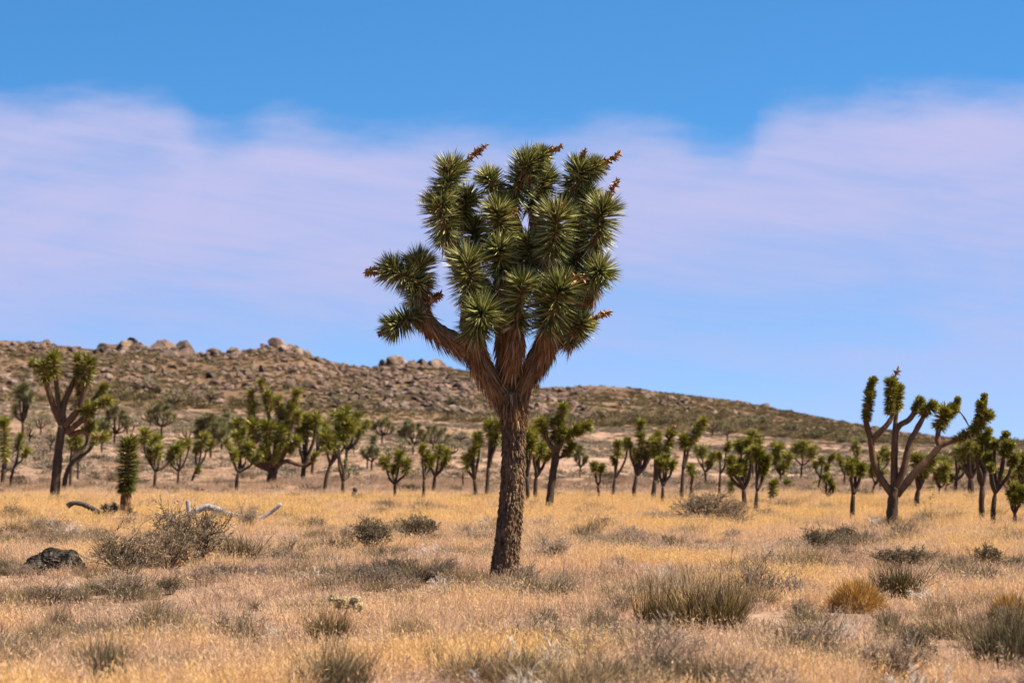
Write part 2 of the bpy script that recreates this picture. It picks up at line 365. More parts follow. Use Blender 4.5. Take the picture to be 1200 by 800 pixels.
def build_terrain():
    th = np.concatenate([np.radians(np.linspace(-180, -60, 17))[:-1], np.radians(np.linspace(-60, -16, 23))[:-1],
                         np.radians(np.linspace(-16, 16, 300)), np.radians(np.linspace(16, 60, 23))[1:], np.radians(np.linspace(60, 180, 17))[1:-1]])
    rr = np.concatenate([[2.0, 6.0], np.linspace(10, 100, 70), np.linspace(104, 330, 60), np.linspace(334, 520, 100), [540, 570, 620, 700, 850, 1100, 1600, 2600, 5000, 9000]])
    n, m = len(th), len(rr); V = np.zeros((m * n + 1, 3)); 
    for i, r in enumerate(rr):
        for j, a in enumerate(th):
            x, y = r * math.sin(a), r * math.cos(a)
            if abs(a) < 1.2: z = ground_z(x, y) if y > 0 else 0.0
            else: z = 0.0
            if abs(a) > 0.45:
                k = max(0.0, 1 - (abs(a) - 0.45) / 0.7); z = z * k * k * (3 - 2 * k)
            V[i * n + j] = (x, y, z)
    V[-1] = (0, 0, 0)
    i = np.arange(m - 1)[:, None] * n; j = np.arange(n)[None, :]; j2 = (j + 1) % n
    Q = np.stack([i + j2, i + j, i + n + j, i + n + j2], -1).reshape(-1, 4)
    jj = np.arange(n); T = np.stack([jj, (jj + 1) % n, np.full(n, m * n)], 1)[:, [1, 0, 2]]
    o = obj('ground', mesh_np('ground', V, T, Q, M['ground'], True)); tag(o, kind='structure')
    o['label'] = 'sandy desert plain rising to a low rocky hill'
build_terrain()

def at_row(px, py):
    """where the ground is seen at a photo pixel: (X, Y, Z)"""
    lo, hi = 6.0, R3
    def rowf(d):
        X = (px - 600) / F * d
        return HZ - (ground_z(X, d) - H) / d * F
    for _ in range(40):
        mid = (lo + hi) / 2
        if rowf(mid) > py: lo = mid
        else: hi = mid
    d = (lo + hi) / 2; X = (px - 600) / F * d
    return Vector((X, d, ground_z(X, d)))

# ------------------------------------------------------------------ Joshua trees
def leaf_cluster_geo(g, p0, p1, L, n, rng, near=True, lw=0.011):
    """stiff leaves all round a stem from p0 to p1; the tip bristles, the foot droops back"""
    p0 = np.asarray(p0, float); p1 = np.asarray(p1, float); ax = unit(p1 - p0)
    t = np.concatenate([rng.random(int(n * .68)), 1 - 0.12 * rng.random(n - int(n * .68))])
    n = len(t)
    a1 = unit(np.cross(ax, np.array([0.3, 0.5, 0.81]))); a2 = np.cross(ax, a1)
    ph = rng.random(n) * 2 * np.pi
    rad = np.cos(ph)[:, None] * a1 + np.sin(ph)[:, None] * a2
    th = np.where(np.arange(n) < int(n * .68), 118 - 62 * t ** 1.3, 68 * np.sqrt(rng.random(n))) + rng.normal(size=n) * 9
    th = np.radians(np.clip(th, 0, 150))
    D = np.cos(th)[:, None] * ax + np.sin(th)[:, None] * rad
    O = p0 + (p1 - p0) * t[:, None] + rad * 0.02 * L
    ln = L * (0.82 + 0.3 * rng.random(n)) * (0.8 + 0.2 * t)
    c = np.clip(0.10 + 0.75 * rng.random(n) ** 1.3 + 0.05 * t, 0, 1)
    dead = (t < 0.10) & (rng.random(n) < 0.5); c = np.where(dead, 0.97, c)
    if near: blades(g, O, D, ln, np.full(n, lw), rng, 0.05, 0.28, c)
    else: ribbons(g, O, D, ln, np.full(n, lw), rng, 0.04, c)
def thatch_geo(g, P, R, n, L, rng, w=0.012):
    """dead leaves folded back along a limb"""
    P = np.asarray(P); k = rng.random(n) * (len(P) - 1.001); i = k.astype(int); f = (k - i)[:, None]
    C = P[i] * (1 - f) + P[i + 1] * f; ax = unit(P[i + 1] - P[i]); r = np.interp(k, np.arange(len(P)), R)
    a = unit(np.cross(ax, rng.normal(size=(n, 3))))
    D = unit(-ax * 1.0 + a * (0.22 + 0.35 * rng.random((n, 1))) + np.array([[0, 0, -0.35]]))
    blades(g, C + a * r[:, None] * 0.93, D, L * (0.5 + 0.7 * rng.random(n)), w * (0.6 + 0.8 * rng.random(n)), rng, 0.1, 0.2)
def seed_stalk_geo(g, p0, p1, rng, n=46, s=1.0):
    p0 = np.asarray(p0, float); p1 = np.asarray(p1, float)
    mid = (p0 + p1) / 2 + np.array([0, 0, -0.02 * s])
    P = spline([p0, mid, p1], 6); tube(g, P, np.linspace(.010, .004, 6) * s, 5, 0.4)
    t = rng.random(n) ** 0.7
    O = P[0] + (P[-1] - P[0]) * t[:, None]; D = rng.normal(size=(n, 3)) + unit(p1 - p0) * 0.7
    blades(g, O, D, (0.035 + 0.05 * rng.random(n)) * s * (1.15 - 0.5 * t), 0.018 * s * np.ones(n), rng, 0.1, 0.5)

def rough_bark(scale, amp, seed):
    def f(P, ring, rr):
        out = np.zeros_like(rr)
        V = P[:, None, :] + ring * rr[:, :, None]
        for a in range(V.shape[0]):
            for b in range(V.shape[1]):
                x, y, z = V[a, b]
                d, _ = mn.voronoi(Vector((x * scale + seed, y * scale, z * scale * 0.5)))
                out[a, b] = amp * (min((d[1] - d[0]) * 1.7, 0.8) - 0.35) + amp * 0.9 * mn.noise(Vector((x * 7 + seed, y * 7, z * 5)))
        return out
    return f

def big_tree():
    rng = np.random.default_rng(11)
    base = Vector(((592 - 600) / F * D0, D0, 0)); base.z = ground_z(base.x, base.y)
    root = empty('joshua_tree', base)
    tag(root, 'tall Joshua tree with dense spiky crown and thick bark trunk in open grass', 'tree')
    s = D0 / F
    def W(x, y, z=0.0):           # photo pixel (+ depth in pixels) to local metres
        return np.array([(x - 600) * s - base.x, z * s, H + (HZ - y) * s - base.z])
    def Z(x, y, z=0.0): return W(420 + x / 2.9625, 150 + y / 2.9625, z / 2.9625)
    # trunk
    P = spline([W(590, 690), W(591, 668), W(596, 620), W(600, 575), W(602, 530), W(602, 495), W(600, 472), W(598, 456)], 230)
    R = np.interp(np.linspace(0, 1, 230), [0, .05, .18, .45, .7, .86, .95, 1], [19.5, 16.6, 14.6, 12.8, 12.8, 15, 16, 7]) * s
    g = Geo(); tube(g, P, R, 84, 0.5, True, rough_bark(34, 0.020, 3.3))
    tr = obj('trunk', g.mesh('trunk', M['bark'], False), root)
    # loose bark scales standing off the trunk
    g = Geo(); n = 2600; k = rng.random(n) * 205; i = k.astype(int); a = rng.random(n) * 2 * np.pi
    rad = np.stack([np.cos(a), np.sin(a), np.zeros(n)], 1)
    D = unit(np.array([[0, 0, -1.0]]) + rad * (0.15 + 0.35 * rng.random((n, 1))) + rng.normal(size=(n, 3)) * 0.15)
    blades(g, P[i] + rad * R[i][:, None] * 1.0, D, 0.02 + 0.045 * rng.random(n), 0.012 + 0.014 * rng.random(n), rng, 0, 0.35)
    sc = obj('bark_scales', g.mesh('bark_scales', M['bark']), tr); sc['kind'] = 'stuff'
    g = Geo(); thatch_geo(g, P[168:220], R[168:220], 460, 0.15, rng, 0.014)
    o = obj('dead_leaf_thatch', g.mesh('dead_leaf_thatch', M['thatch']), tr); o['kind'] = 'stuff'
    LIMBS = [
        ([(518, 960, 0), (440, 845, -10), (410, 770, -25), (395, 680, -50), (395, 580, -60)], 36, 30),
        ([(425, 800, -20), (345, 748, -10), (270, 705, 0), (225, 650, 0), (205, 570, 12)], 33, 24),
        ([(524, 960, 5), (514, 800, 22), (512, 700, 20), (505, 560, 0), (500, 420, 0)], 33, 24),
        ([(512, 720, 20), (440, 560, 50), (350, 445, 20), (308, 365, 0)], 28, 22),
        ([(510, 640, 10), (540, 480, 40), (540, 340, 50), (520, 250, 20)], 26, 18),
        ([(532, 960, 0), (600, 845, 0), (640, 770, -10), (685, 690, -10), (745, 630, 10), (795, 580, 10), (812, 480, 0), (820, 390, 0)], 38, 22),
        ([(640, 775, -10), (650, 740, -40), (655, 690, -55)], 34, 26),
        ([(690, 690, -15), (665, 560, 0), (668, 430, -40)], 30, 20),
        ([(672, 600, 10), (640, 450, 60), (610, 255, 60)], 26, 18),
        ([(800, 580, 10), (772, 420, 50), (742, 230, 40)], 24, 18),
        ([(690, 690, 0), (725, 722, 0), (750, 720, -5)], 26, 20),
        ([(522, 880, -10), (545, 770, -50), (550, 685, -60)], 30, 24)]
    for pts, r0, r1 in LIMBS:
        C = spline([Z(*p) for p in pts], 40); Rr = np.interp(np.linspace(0, 1, 40), [0, .12, .3, 1], [r0 * .72, r0 * .95, r0, r1]) / 2.9625 * s
        g = Geo(); tube(g, C, Rr, 28, 0.5, True, rough_bark(22, 0.012, r0))
        lo = obj('limb', g.mesh('limb', M['limb'], False), root)
        Ln = np.linalg.norm(np.diff(C, axis=0), axis=1).sum()
        g = Geo(); thatch_geo(g, C[1:], Rr[1:], int(700 * Ln), 0.17, rng, 0.013)
        th = obj('dead_leaf_thatch', g.mesh('dead_leaf_thatch', M['thatch']), lo); th['kind'] = 'stuff'
    CL = [(310, 385, 0, 285, 265, -20, 88), (287, 275, -20, 322, 145, 0, 82), (350, 310, 30, 376, 240, 30, 72), (520, 265, 20, 590, 120, 0, 82), (590, 150, 0, 632, 95, 0, 56),
          (490, 240, 20, 452, 172, 0, 64), (610, 265, 60, 645, 170, 60, 74), (740, 235, 40, 772, 140, 30, 76), (775, 175, 30, 825, 132, 20, 55), (770, 305, 60, 792, 230, 50, 74),
          (820, 405, 0, 850, 285, -20, 88), (795, 545, -20, 838, 500, -80, 80), (668, 440, -40, 690, 312, -80, 96), (500, 420, 0, 485, 290, -40, 84), (500, 510, -20, 490, 420, -60, 80),
          (600, 475, 30, 590, 400, 20, 70), (396, 590, -60, 380, 470, -90, 96), (405, 705, -60, 432, 645, -130, 92), (550, 690, -60, 570, 545, -100, 80), (652, 695, -60, 700, 565, -110, 102),
          (735, 730, 0, 778, 675, -20, 66), (215, 540, 0, 115, 492, -10, 76), (205, 600, 12, 210, 470, 20, 82), (215, 645, -10, 125, 688, -30, 66), (420, 440, 60, 400, 345, 70, 78),
          (640, 560, 60, 620, 480, 60, 74), (765, 470, 50, 742, 380, 60, 78), (700, 520, 40, 690, 440, 30, 80)]
    for x0, y0, z0, x1, y1, z1, r in CL:
        p0, p1 = Z(x0, y0, z0), Z(x1, y1, z1)
        g = Geo(); L = r / 2.9625 * s * 1.06; ln = np.linalg.norm(p1 - p0)
        leaf_cluster_geo(g, p0, p1, L, int(330 + 900 * ln), rng, True, 0.0175)
        lc = obj('leaf_cluster', g.mesh('leaf_cluster', M['leaf']), root)
        g = Geo(); ax = unit(p1 - p0); C = np.linspace(p0 - ax * 0.06, p1, 10); tube(g, C, np.linspace(0.06, 0.03, 10), 10, 0.3)
        thatch_geo(g, C[:5], np.full(5, 0.055), 90, 0.17, rng, 0.012)
        obj('stem', g.mesh('stem', M['thatch']), lc)
    ST = [(350, 130, 0, 420, 76, 0, 1.0), (615, 105, 0, 655, 78, 0, 0.9), (635, 92, 0, 687, 70, 0, 1.0), (762, 130, 25, 782, 86, 20, 0.8), (820, 140, 20, 886, 97, 15, 1.15), (842, 275, -20, 886, 206, -25, 1.0),
          (700, 560, -112, 758, 535, -120, 1.6), (680, 310, -84, 700, 285, -90, 1.2), (795, 670, -22, 852, 645, -26, 1.0), (90, 492, -10, 46, 498, -12, 1.2), (235, 610, -25, 275, 585, -30, 1.2), (100, 700, -32, 82, 712, -34, 0.8), (500, 310, -40, 535, 290, -40, 1.0), (300, 150, -10, 312, 130, -20, 1.2)]
    for a in ST:
        g = Geo(); seed_stalk_geo(g, Z(*a[:3]), Z(*a[:3]) + (Z(*a[3:6]) - Z(*a[:3])) * 1.3, rng, 80, a[6] * 1.25); obj('seed_stalk', g.mesh('seed_stalk', M['seed']), root)
big_tree()

def small_tree(bx, by, clumps, label, group=None, trunk=None, tw=None, limbs=None, fork=None, stalks=(), seed=0, dim=False, name='joshua_tree'):
    """a Joshua tree of the plain. clumps: (x, y, r) or (x0, y0, x1, y1, r) in photo pixels at the tree's own distance"""
    rng = np.random.default_rng(seed + int(bx * 7 + by))
    b = at_row(bx, by); d = b.y; s = d / F
    root = empty(name, b); tag(root, label, 'tree', group)
    def W(x, y, z=0.0): return np.array([(x - 600) * s - b.x, z * s, H + (HZ - y) * s - b.z])
    C = []
    for c in clumps:
        if len(c) == 3:
            x, y, r = c; lean = (x - bx) * 0.12
            C.append((x - lean * .5, y + r * .55, x + lean * .5 + rng.normal() * r * .25, y - r * .4, r * 1.08))
        else: C.append((*c[:4], c[4] * 1.1, *c[5:]))
    top = min(c[3] for c in C); hgt = by - top
    cy = np.mean([c[1] for c in C]); cxm = np.mean([c[0] for c in C])
    if tw is None: tw = max(2.6, 0.042 * hgt + 1.0)
    if fork is None: fork = (bx + (cxm - bx) * 0.35, by - 0.55 * (by - max(c[1] for c in C)) - 0.05 * hgt)
    wid = max(6.0, (max(c[0] for c in C) - min(c[0] for c in C)) * 0.5)
    near = d < 60
    sides = 14 if near else 9
    g = Geo()
    bk = rough_bark(14, 0.10 * tw * s, seed + bx) if hgt > 90 else None
    pts = trunk or [(bx, by + 3), (bx + (fork[0] - bx) * .3 + rng.normal() * .6, by + (fork[1] - by) * .5), fork]
    P = spline([W(*p) for p in pts], 26 if bk else 9)
    R = np.interp(np.linspace(0, 1, len(P)), [0, .12, .8, 1], [tw * .62, tw * .52, tw * .46, tw * (.12 if limbs else .34)]) * s
    tube(g, P, R, sides, 0.5, True, bk)
    if len(C) == 1 and limbs is None:
        tube(g, spline([W(*fork), W(C[0][0], C[0][1])], 4), np.array([.48, .46, .42, .38]) * tw * s, sides)
    Zs = [0.0 if len(C) == 1 else float(rng.normal() * wid * 0.55) for _ in C]
    if limbs is None and len(C) > 1:
        for c, z in zip(C, Zs):
            dx = c[0] - fork[0]; dy = c[1] - fork[1]
            m1 = (fork[0] + dx * .45 + rng.normal() * 1.0, fork[1] + dy * .30, z * .5); m2 = (fork[0] + dx * .85, fork[1] + dy * .65, z * .85)
            LP = spline([W(*fork), W(*m1), W(*m2), W(c[0], c[1], z)], 9)
            tube(g, LP, np.linspace(.40, .27, 9) * tw * s, max(6, sides - 4))
    tr = obj('trunk', g.mesh('trunk', M['bark_far'], True), root)
    if limbs:
        for l in limbs:
            LP = spline([W(*p) for p in l[0]], 22); LR = np.linspace(l[1], l[2], 22) * .5 * s
            g = Geo(); tube(g, LP, LR, 12, 0.5, True, rough_bark(14, 0.05 * tw * s, l[1]))
            o = obj('limb', g.mesh('limb', M['limb_far'], True), root)
        Zs = [float(c[5]) if len(c) > 5 else 0.0 for c in C]
    mat = M['leaf_dim'] if dim else M['leaf_far']
    big = max(c[4] for c in C) * 2 >= 12
    g = Geo()
    for c, z in zip(C, Zs):
        p0 = W(c[0], c[1], z); p1 = W(c[2], c[3], z - 0.15 * c[4])
        if not big: 
            leaf_cluster_geo(g, p0, p1, c[4] * s, 60, rng, False, max(0.02, 0.10 * c[4] * s)); continue
        g = Geo()
        ln = np.linalg.norm(p1 - p0) / (c[4] * s)
        leaf_cluster_geo(g, p0, p1, c[4] * s, int(150 + 170 * ln + (160 if near else 0)), rng, False, max(0.02, 0.085 * c[4] * s) if not near else 0.02)
        gd = Geo(); ax = unit(p1 - p0); A = spline([p0 - ax * .3 * c[4] * s, p1], 4)
        o = obj('leaf_cluster', g.mesh('leaf_cluster', mat), root)
        gd = Geo(); tube(gd, A, np.full(4, 0.22 * tw * s), 6, 0.4); thatch_geo(gd, A, np.full(4, .22 * tw * s), 26, c[4] * s * .7, rng, 0.02)
        obj('stem', gd.mesh('stem', M['thatch']), o)
    if not big: obj('crown', g.mesh('crown', mat), root)
    for a in stalks:
        g = Geo(); seed_stalk_geo(g, W(a[0], a[1]), W(a[2], a[3]), rng, 30, 1.6); obj('seed_stalk', g.mesh('seed_stalk', M['seed']), root)
    return root

# the ones with a shape of their own
small_tree(65, 587, [(44, 432, 38, 426, 9, 4), (53, 446, 51, 428, 12, -2), (64, 440, 63, 418, 13, 2), (91, 440, 92, 420, 12, 5), (101, 446, 105, 424, 13, -4), (116, 462, 122, 453, 9, 3), (118, 474, 127, 470, 11, -6), (105, 486, 108, 478, 12, -5), (92, 462, 92, 450, 8, 8), (110, 512, 123, 511, 9, -4), (100, 505, 105, 498, 10, 4), (100, 490, 98, 480, 10, 0)],
    'thick-trunked Joshua tree with forked arms rising left of the young single-stemmed one', trunk=[(64, 592), (66, 560), (69, 530), (72, 505), (74, 494)], tw=11,
    limbs=[([(73, 500, 0), (63, 478, 2), (56, 455, 0), (52, 442, -2)], 8, 6), ([(73, 498, 0), (68, 470, 2), (65, 445, 2)], 7, 5), ([(74, 498, 0), (74, 475, 4), (83, 452, 5), (91, 438, 5)], 8, 6), ([(76, 500, 0), (90, 482, -2), (98, 465, -4), (101, 445, -4)], 9, 6), ([(78, 507, 0), (95, 494, -4), (106, 484, -5), (118, 473, -6)], 8, 5), ([(80, 510, 0), (98, 505, 2), (110, 511, -4)], 6, 5), ([(95, 480, 0), (108, 468, 3), (117, 461, 3)], 5, 4), ([(82, 480, 4), (90, 470, 8), (92, 460, 8)], 4, 4)])
small_tree(1045, 622, [(1015, 490, 1019, 462, 9, 0), (1018, 460, 1023, 446, 7, 0), (1042, 483, 1044, 448, 10, -2), (1052, 480, 1053, 455, 9, 3), (1072, 480, 1078, 470, 8, 2), (1080, 484, 1092, 476, 10, -3), (1100, 500, 1108, 482, 13, 4), (1108, 490, 1118, 478, 9, 4), (1120, 482, 1123, 468, 5, 4), (1122, 514, 1140, 504, 9, -2), (1138, 506, 1156, 486, 11, -4), (1146, 492, 1149, 474, 8, -2), (1152, 478, 1153, 464, 5, -2)],
    'wide open-armed Joshua tree standing against sky beyond the end of the hill', trunk=[(1044, 628), (1045, 600), (1047, 578), (1047, 566)], tw=13,
    limbs=[([(1046, 580, 0), (1032, 560, 2), (1024, 540, 2), (1020, 515, 0), (1016, 500, 0), (1015, 486, 0)], 9, 6), ([(1021, 516, 0), (1035, 502, -2), (1045, 488, -2), (1046, 475, -2)], 7, 5), ([(1047, 575, 0), (1048, 540, 3), (1049, 510, 3), (1054, 499, 3), (1065, 492, 2), (1074, 480, 2)], 9, 6), ([(1049, 505, 3), (1050, 490, 3), (1052, 478, 3)], 6, 5), ([(1049, 576, 0), (1059, 545, -3), (1065, 520, -3), (1074, 502, -3), (1083, 486, -3)], 9, 6), ([(1050, 580, 0), (1072, 553, -2), (1090, 535, -2), (1103, 521, -2), (1122, 514, -2), (1140, 506, -4)], 10, 6), ([(1101, 524, -2), (1099, 512, 2), (1101, 498, 4)], 8, 6), ([(1134, 498, -4), (1128, 486, 2), (1122, 480, 4)], 2, 2)],
    stalks=[(1045, 448, 1053, 431), (1018, 466, 1021, 458)])
small_tree(643, 600, [(638, 508, 634, 494, 9, 2), (651, 515, 652, 495, 11, 4), (654, 500, 660, 477, 9, -3), (662, 512, 676, 503, 10, -4), (674, 506, 688, 499, 9, -5), (663, 532, 669, 522, 9, 5), (655, 520, 659, 505, 9, 0)],
    'dark Joshua tree with stout trunk growing just behind the tall one', trunk=[(642, 604), (646, 570), (650, 540), (652, 525)], tw=9,
    limbs=[([(652, 532, 0), (643, 518, 2), (638, 506, 2)], 6, 5), ([(652, 530, 0), (653, 510, 0), (655, 498, -3)], 7, 5), ([(653, 530, 0), (660, 516, -3), (675, 505, -5)], 6, 4), ([(652, 538, 0), (660, 534, 3), (665, 528, 5)], 4, 4)], stalks=[(686, 500, 694, 494)])
small_tree(318, 565, [(295, 490, 295, 475, 8, 2), (294, 472, 294, 460, 7, 2), (312, 470, 306, 448, 7, 0), (316, 480, 315, 462, 8, -3), (328, 490, 325, 468, 9, 3), (342, 482, 348, 460, 9, 0), (338, 490, 341, 474, 8, -4), (282, 510, 279, 496, 11, -2), (300, 515, 298, 498, 14, -7), (314, 520, 315, 500, 14, -8), (331, 522, 330, 504, 13, -6), (335, 500, 338, 486, 12, 5), (348, 495, 349, 484, 8, 2), (308, 536, 311, 526, 10, -9), (340, 528, 348, 516, 10, -5), (290, 530, 288, 520, 10, 6), (322, 540, 326, 530, 8, -8)],
    'broad many-armed Joshua tree with the bushiest crown, midway across the plain', trunk=[(317, 570), (319, 557), (321, 546)], tw=12,
    limbs=[([(320, 550, 0), (300, 535, 2), (296, 505, 2), (295, 488, 2)], 7, 4), ([(320, 548, 0), (313, 520, 0), (316, 495, 0), (310, 465, 0)], 7, 4), ([(321, 548, 0), (323, 520, 3), (328, 488, 3)], 6, 4), ([(322, 548, 0), (336, 525, 0), (341, 500, 0), (343, 480, 0)], 7, 4), ([(319, 552, 0), (295, 540, -2), (283, 522, -2), (282, 508, -2)], 6, 4), ([(320, 548, 0), (304, 525, -7)], 6, 5), ([(322, 550, 0), (335, 540, -4), (356, 545, -5), (362, 535, -5)], 6, 4), ([(321, 546, 0), (327, 525, -6)], 6, 5)])
# young single-stemmed yucca
def young_yucca():
    rng = np.random.default_rng(5); b = at_row(148, 610); s = b.y / F
    root = empty('young_joshua_tree', b); tag(root, 'young single-stemmed Joshua tree like a green bottle brush beside the charred log', 'tree')
    def W(x, y, z=0.0): return np.array([(x - 600) * s - b.x, z * s, H + (HZ - y) * s - b.z])
    P = spline([W(147, 616), W(148, 590), W(149, 565), W(152, 513)], 40)
    g = Geo(); tube(g, P, np.linspace(5, 3.5, 40) * s, 14, 0.5, True, rough_bark(16, .012, 2)); obj('trunk', g.mesh('trunk', M['limb'], True), root)
    g = Geo(); thatch_geo(g, P[:28], np.full(28, 5 * s), 420, 0.13, rng, 0.016)
    m = g.mesh('dead_leaf_thatch', M['thatch']); o = obj('dead_leaf_thatch', m, root); o['kind'] = 'stuff'
    g = Geo(); n = 1700; t = rng.random(n); k = (23 + t * 16).astype(int); ph = rng.random(n) * 6.283
    rad = np.stack([np.cos(ph), np.sin(ph), np.zeros(n)], 1)
    el = np.radians(-28 + 70 * t + rng.normal(size=n) * 10)
    D = rad * np.cos(el)[:, None] + np.array([[0, 0, 1.0]]) * np.sin(el)[:, None]
    L = 13.5 * s * (0.8 + 0.4 * rng.random(n)) * np.where(t < .3, .8, 1)
    blades(g, P[k] + rad * 2.5 * s, D, L, np.full(n, .015), rng, 0.05, 0.25, np.clip(.02 + .45 * rng.random(n) + .1 * t, 0, 1))
    obj('leaf_cluster', g.mesh('leaf_cluster', M['leaf_far']), root)
    g = Geo(); seed_stalk_geo(g, W(154, 512), W(160, 494), rng, 40, 1.2); obj('seed_stalk', g.mesh('seed_stalk', M['cholla']), root)
young_yucca()

PLAIN = 'Joshua trees scattered over the plain'
LAB = {
 'one': 'slim Joshua tree with a single leafy head on a bare straight trunk',
 'few': 'small Joshua tree with two or three leafy heads on short arms',
 'many': 'branching Joshua tree with many leafy heads, midway across the plain',
 'col': 'low Joshua tree that is one upright leafy column on a short stem'}
LBL = {
 (13, 571): 'small forked Joshua tree beside the tall leafy column', (75, 576): 'leaning Joshua tree curving outward behind the thick-trunked one',
 (83, 574): 'short upright Joshua tree right behind the thick-trunked one', (92, 561): 'thin Joshua tree farther back behind the thick-trunked one',
 (181, 575): 'yellow-green Joshua tree directly behind the young single-stemmed one', (209, 569): 'small Joshua tree with slanting heads, seen above the bleached log',
 (224, 563): 'upright small Joshua tree with one low side head, past the slanting one', (278, 577): 'round-headed Joshua tree with yellow tufts beside the bushiest tree',
 (354, 564): 'Joshua tree with a full crown touching the bushiest tree', (366, 556): 'bent-stemmed Joshua tree between two full crowns',
 (381, 578): 'Joshua tree with a dark drooping crown on a thin bare stem', (402, 583): 'nearly bare thin Joshua tree with tiny tufts along its stem',
 (404, 556): 'flat-crowned Joshua tree rising behind the nearly bare thin one', (462, 589): 'small bright Joshua tree like a candlestick, standing alone',
 (496, 589): 'slim Joshua tree with tight heads, the thinner of a close pair', (507, 579): 'wider-headed Joshua tree, the broader of a close pair',
 (557, 587): 'Joshua tree with heads stepping upward beside the U-forked one', (569, 587): 'U-forked Joshua tree partly hidden by the tall trunk',
 (542, 573): 'tiny Joshua tree with one small tuft near the stepping-headed one', (618, 595): 'slim Joshua tree right behind the tall trunk, next to a round-crowned one',
 (627, 593): 'round-crowned Joshua tree between the tall trunk and the stout dark one', (701, 593): 'little lone Joshua tree with a small tuft on a thin stem',
 (718, 586): 'Y-shaped Joshua tree at the start of the grove past the little lone one', (742, 589): 'cup-shaped Joshua tree with many upright arms next to the Y-shaped one',
 (764, 593): 'stout straight Joshua tree against the cup-shaped one', (775, 598): 'low forked Joshua tree in front of the stout straight one',
 (809, 586): 'single-tufted Joshua tree right behind the dark brush pile', (826, 568): 'Joshua tree with drooping heads behind the single-tufted one',
 (842, 583): 'thin lyre-shaped Joshua tree above the brush pile', (856, 585): 'low leafy column beside the dense broad tree, above the brush pile',
 (873, 601): 'dense broad Joshua tree just past the brush pile', (884, 609): 'slender Joshua tree crossing in front of the dense broad one',
 (883, 560): 'distant Joshua tree showing above the dense broad one', (906, 592): 'thick low leafy column on a short stem on the sandy slope',
 (914, 566): 'bushy Joshua tree on the pale sandy slope beside an umbrella-shaped one', (939, 562): 'umbrella-shaped Joshua tree on the pale sandy slope',
 (919, 572): 'low green leafy dome at the foot of the bushy slope tree', (959, 576): 'thin many-tufted Joshua tree behind the little stepped one',
 (968, 592): 'little Joshua tree with stepped side tufts', (990, 571): 'small Joshua tree behind the flat-tufted one', (954, 578): 'tiny leafy spike before the thin many-tufted tree',
 (1023, 583): 'small Joshua tree seen through the low arms of the open-armed tree', (1031, 575): 'Joshua tree right behind the trunk fork of the open-armed tree',
 (1074, 598): 'round-crowned Joshua tree under the long slanting arm of the open-armed tree', (1090, 598): 'thin leafy spike under the long slanting arm',
 (1100, 586): 'yellowish Joshua tree with curled arms under the long slanting arm', (1106, 580): 'thin-stemmed Joshua tree beside the yellowish curled one',
 (1120, 583): 'straight Joshua tree with spread heads near the thick-stemmed one', (1137, 585): 'thick-stemmed Joshua tree with a wide crown at the grove edge',
 (1195, 590): 'tall-crowned Joshua tree behind the short one with low bright heads', (1180, 585): 'pale Joshua tree behind the wide-forked one'}
def plain(bx, by, clumps, label=None, **k):
    label = LBL.get((bx, by), label)
    if (bx, by) in LBL: k['group'] = PLAIN
    if label is None:
        lc = LAB['one' if len(clumps) == 1 else 'few' if len(clumps) <= 3 else 'many']
        small_tree(bx, by, clumps, lc, PLAIN + ': ' + ('single-headed' if len(clumps) == 1 else 'few-headed' if len(clumps) <= 3 else 'many-headed'), **k)
    else: small_tree(bx, by, clumps, label, **k)
plain(4, 568, [(7, 538, 5, 494, 10)], 'tall leafy column of a Joshua tree on a dark stem, beside a small forked one', tw=6)
plain(13, 571, [(21, 522, 9), (29, 531, 7), (24, 512, 6)])
plain(75, 576, [(104, 505, 9), (90, 515, 9), (112, 515, 7)], tw=6); plain(83, 574, [(92, 522, 9), (84, 520, 8)])
plain(92, 561, [(94, 530, 8), (90, 524, 7)])
plain(181, 575, [(180, 522, 14), (170, 512, 11), (188, 530, 10), (199, 532, 10), (176, 534, 9), (206, 527, 7)])
plain(209, 569, [(214, 524, 9), (222, 520, 7), (207, 530, 8), (200, 540, 6)]); plain(224, 563, [(238, 516, 10), (230, 525, 9), (243, 522, 7), (234, 550, 5)])
plain(278, 577, [(280, 514, 10), (290, 528, 11), (298, 536, 8), (275, 534, 9), (284, 505, 6), (269, 520, 7)])
plain(354, 564, [(360, 502, 14), (371, 494, 11), (356, 492, 9), (350, 508, 8), (368, 535, 7)], tw=6)
plain(366, 556, [(376, 505, 13), (382, 515, 9), (372, 500, 9)])
plain(381, 578, [(384, 526, 384, 512, 13), (392, 520, 398, 504, 14), (400, 514, 408, 497, 13), (410, 506, 415, 496, 10), (403, 498, 401, 488, 10)], tw=4.5)
plain(402, 583, [(398, 522, 5), (405, 540, 4), (410, 551, 4), (396, 530, 4)], tw=4.5)
plain(404, 556, [(394, 490, 10), (406, 486, 11), (416, 492, 10), (424, 500, 8), (420, 508, 7)])
plain(462, 589, [(453, 543, 9), (468, 536, 10), (477, 546, 10), (460, 550, 7)], tw=4)
plain(496, 589, [(499, 537, 10), (495, 526, 7), (504, 540, 8)], tw=4); plain(507, 579, [(514, 530, 10), (523, 533, 9), (505, 541, 7), (519, 541, 7)], tw=4.5)
plain(557, 587, [(547, 541, 10), (555, 526, 9), (562, 514, 9), (552, 534, 8)], tw=5); plain(569, 587, [(574, 503, 12), (581, 512, 10), (577, 520, 8), (584, 500, 8)], tw=5)
plain(542, 573, [(543, 551, 4)])
plain(618, 595, [(616, 512, 12), (622, 522, 10), (612, 530, 9)], tw=5.5); plain(627, 593, [(632, 530, 13), (625, 526, 10), (639, 534, 8), (626, 506, 9)], tw=5.5)
plain(701, 593, [(697, 547, 7), (704, 549, 6)], tw=3.6)
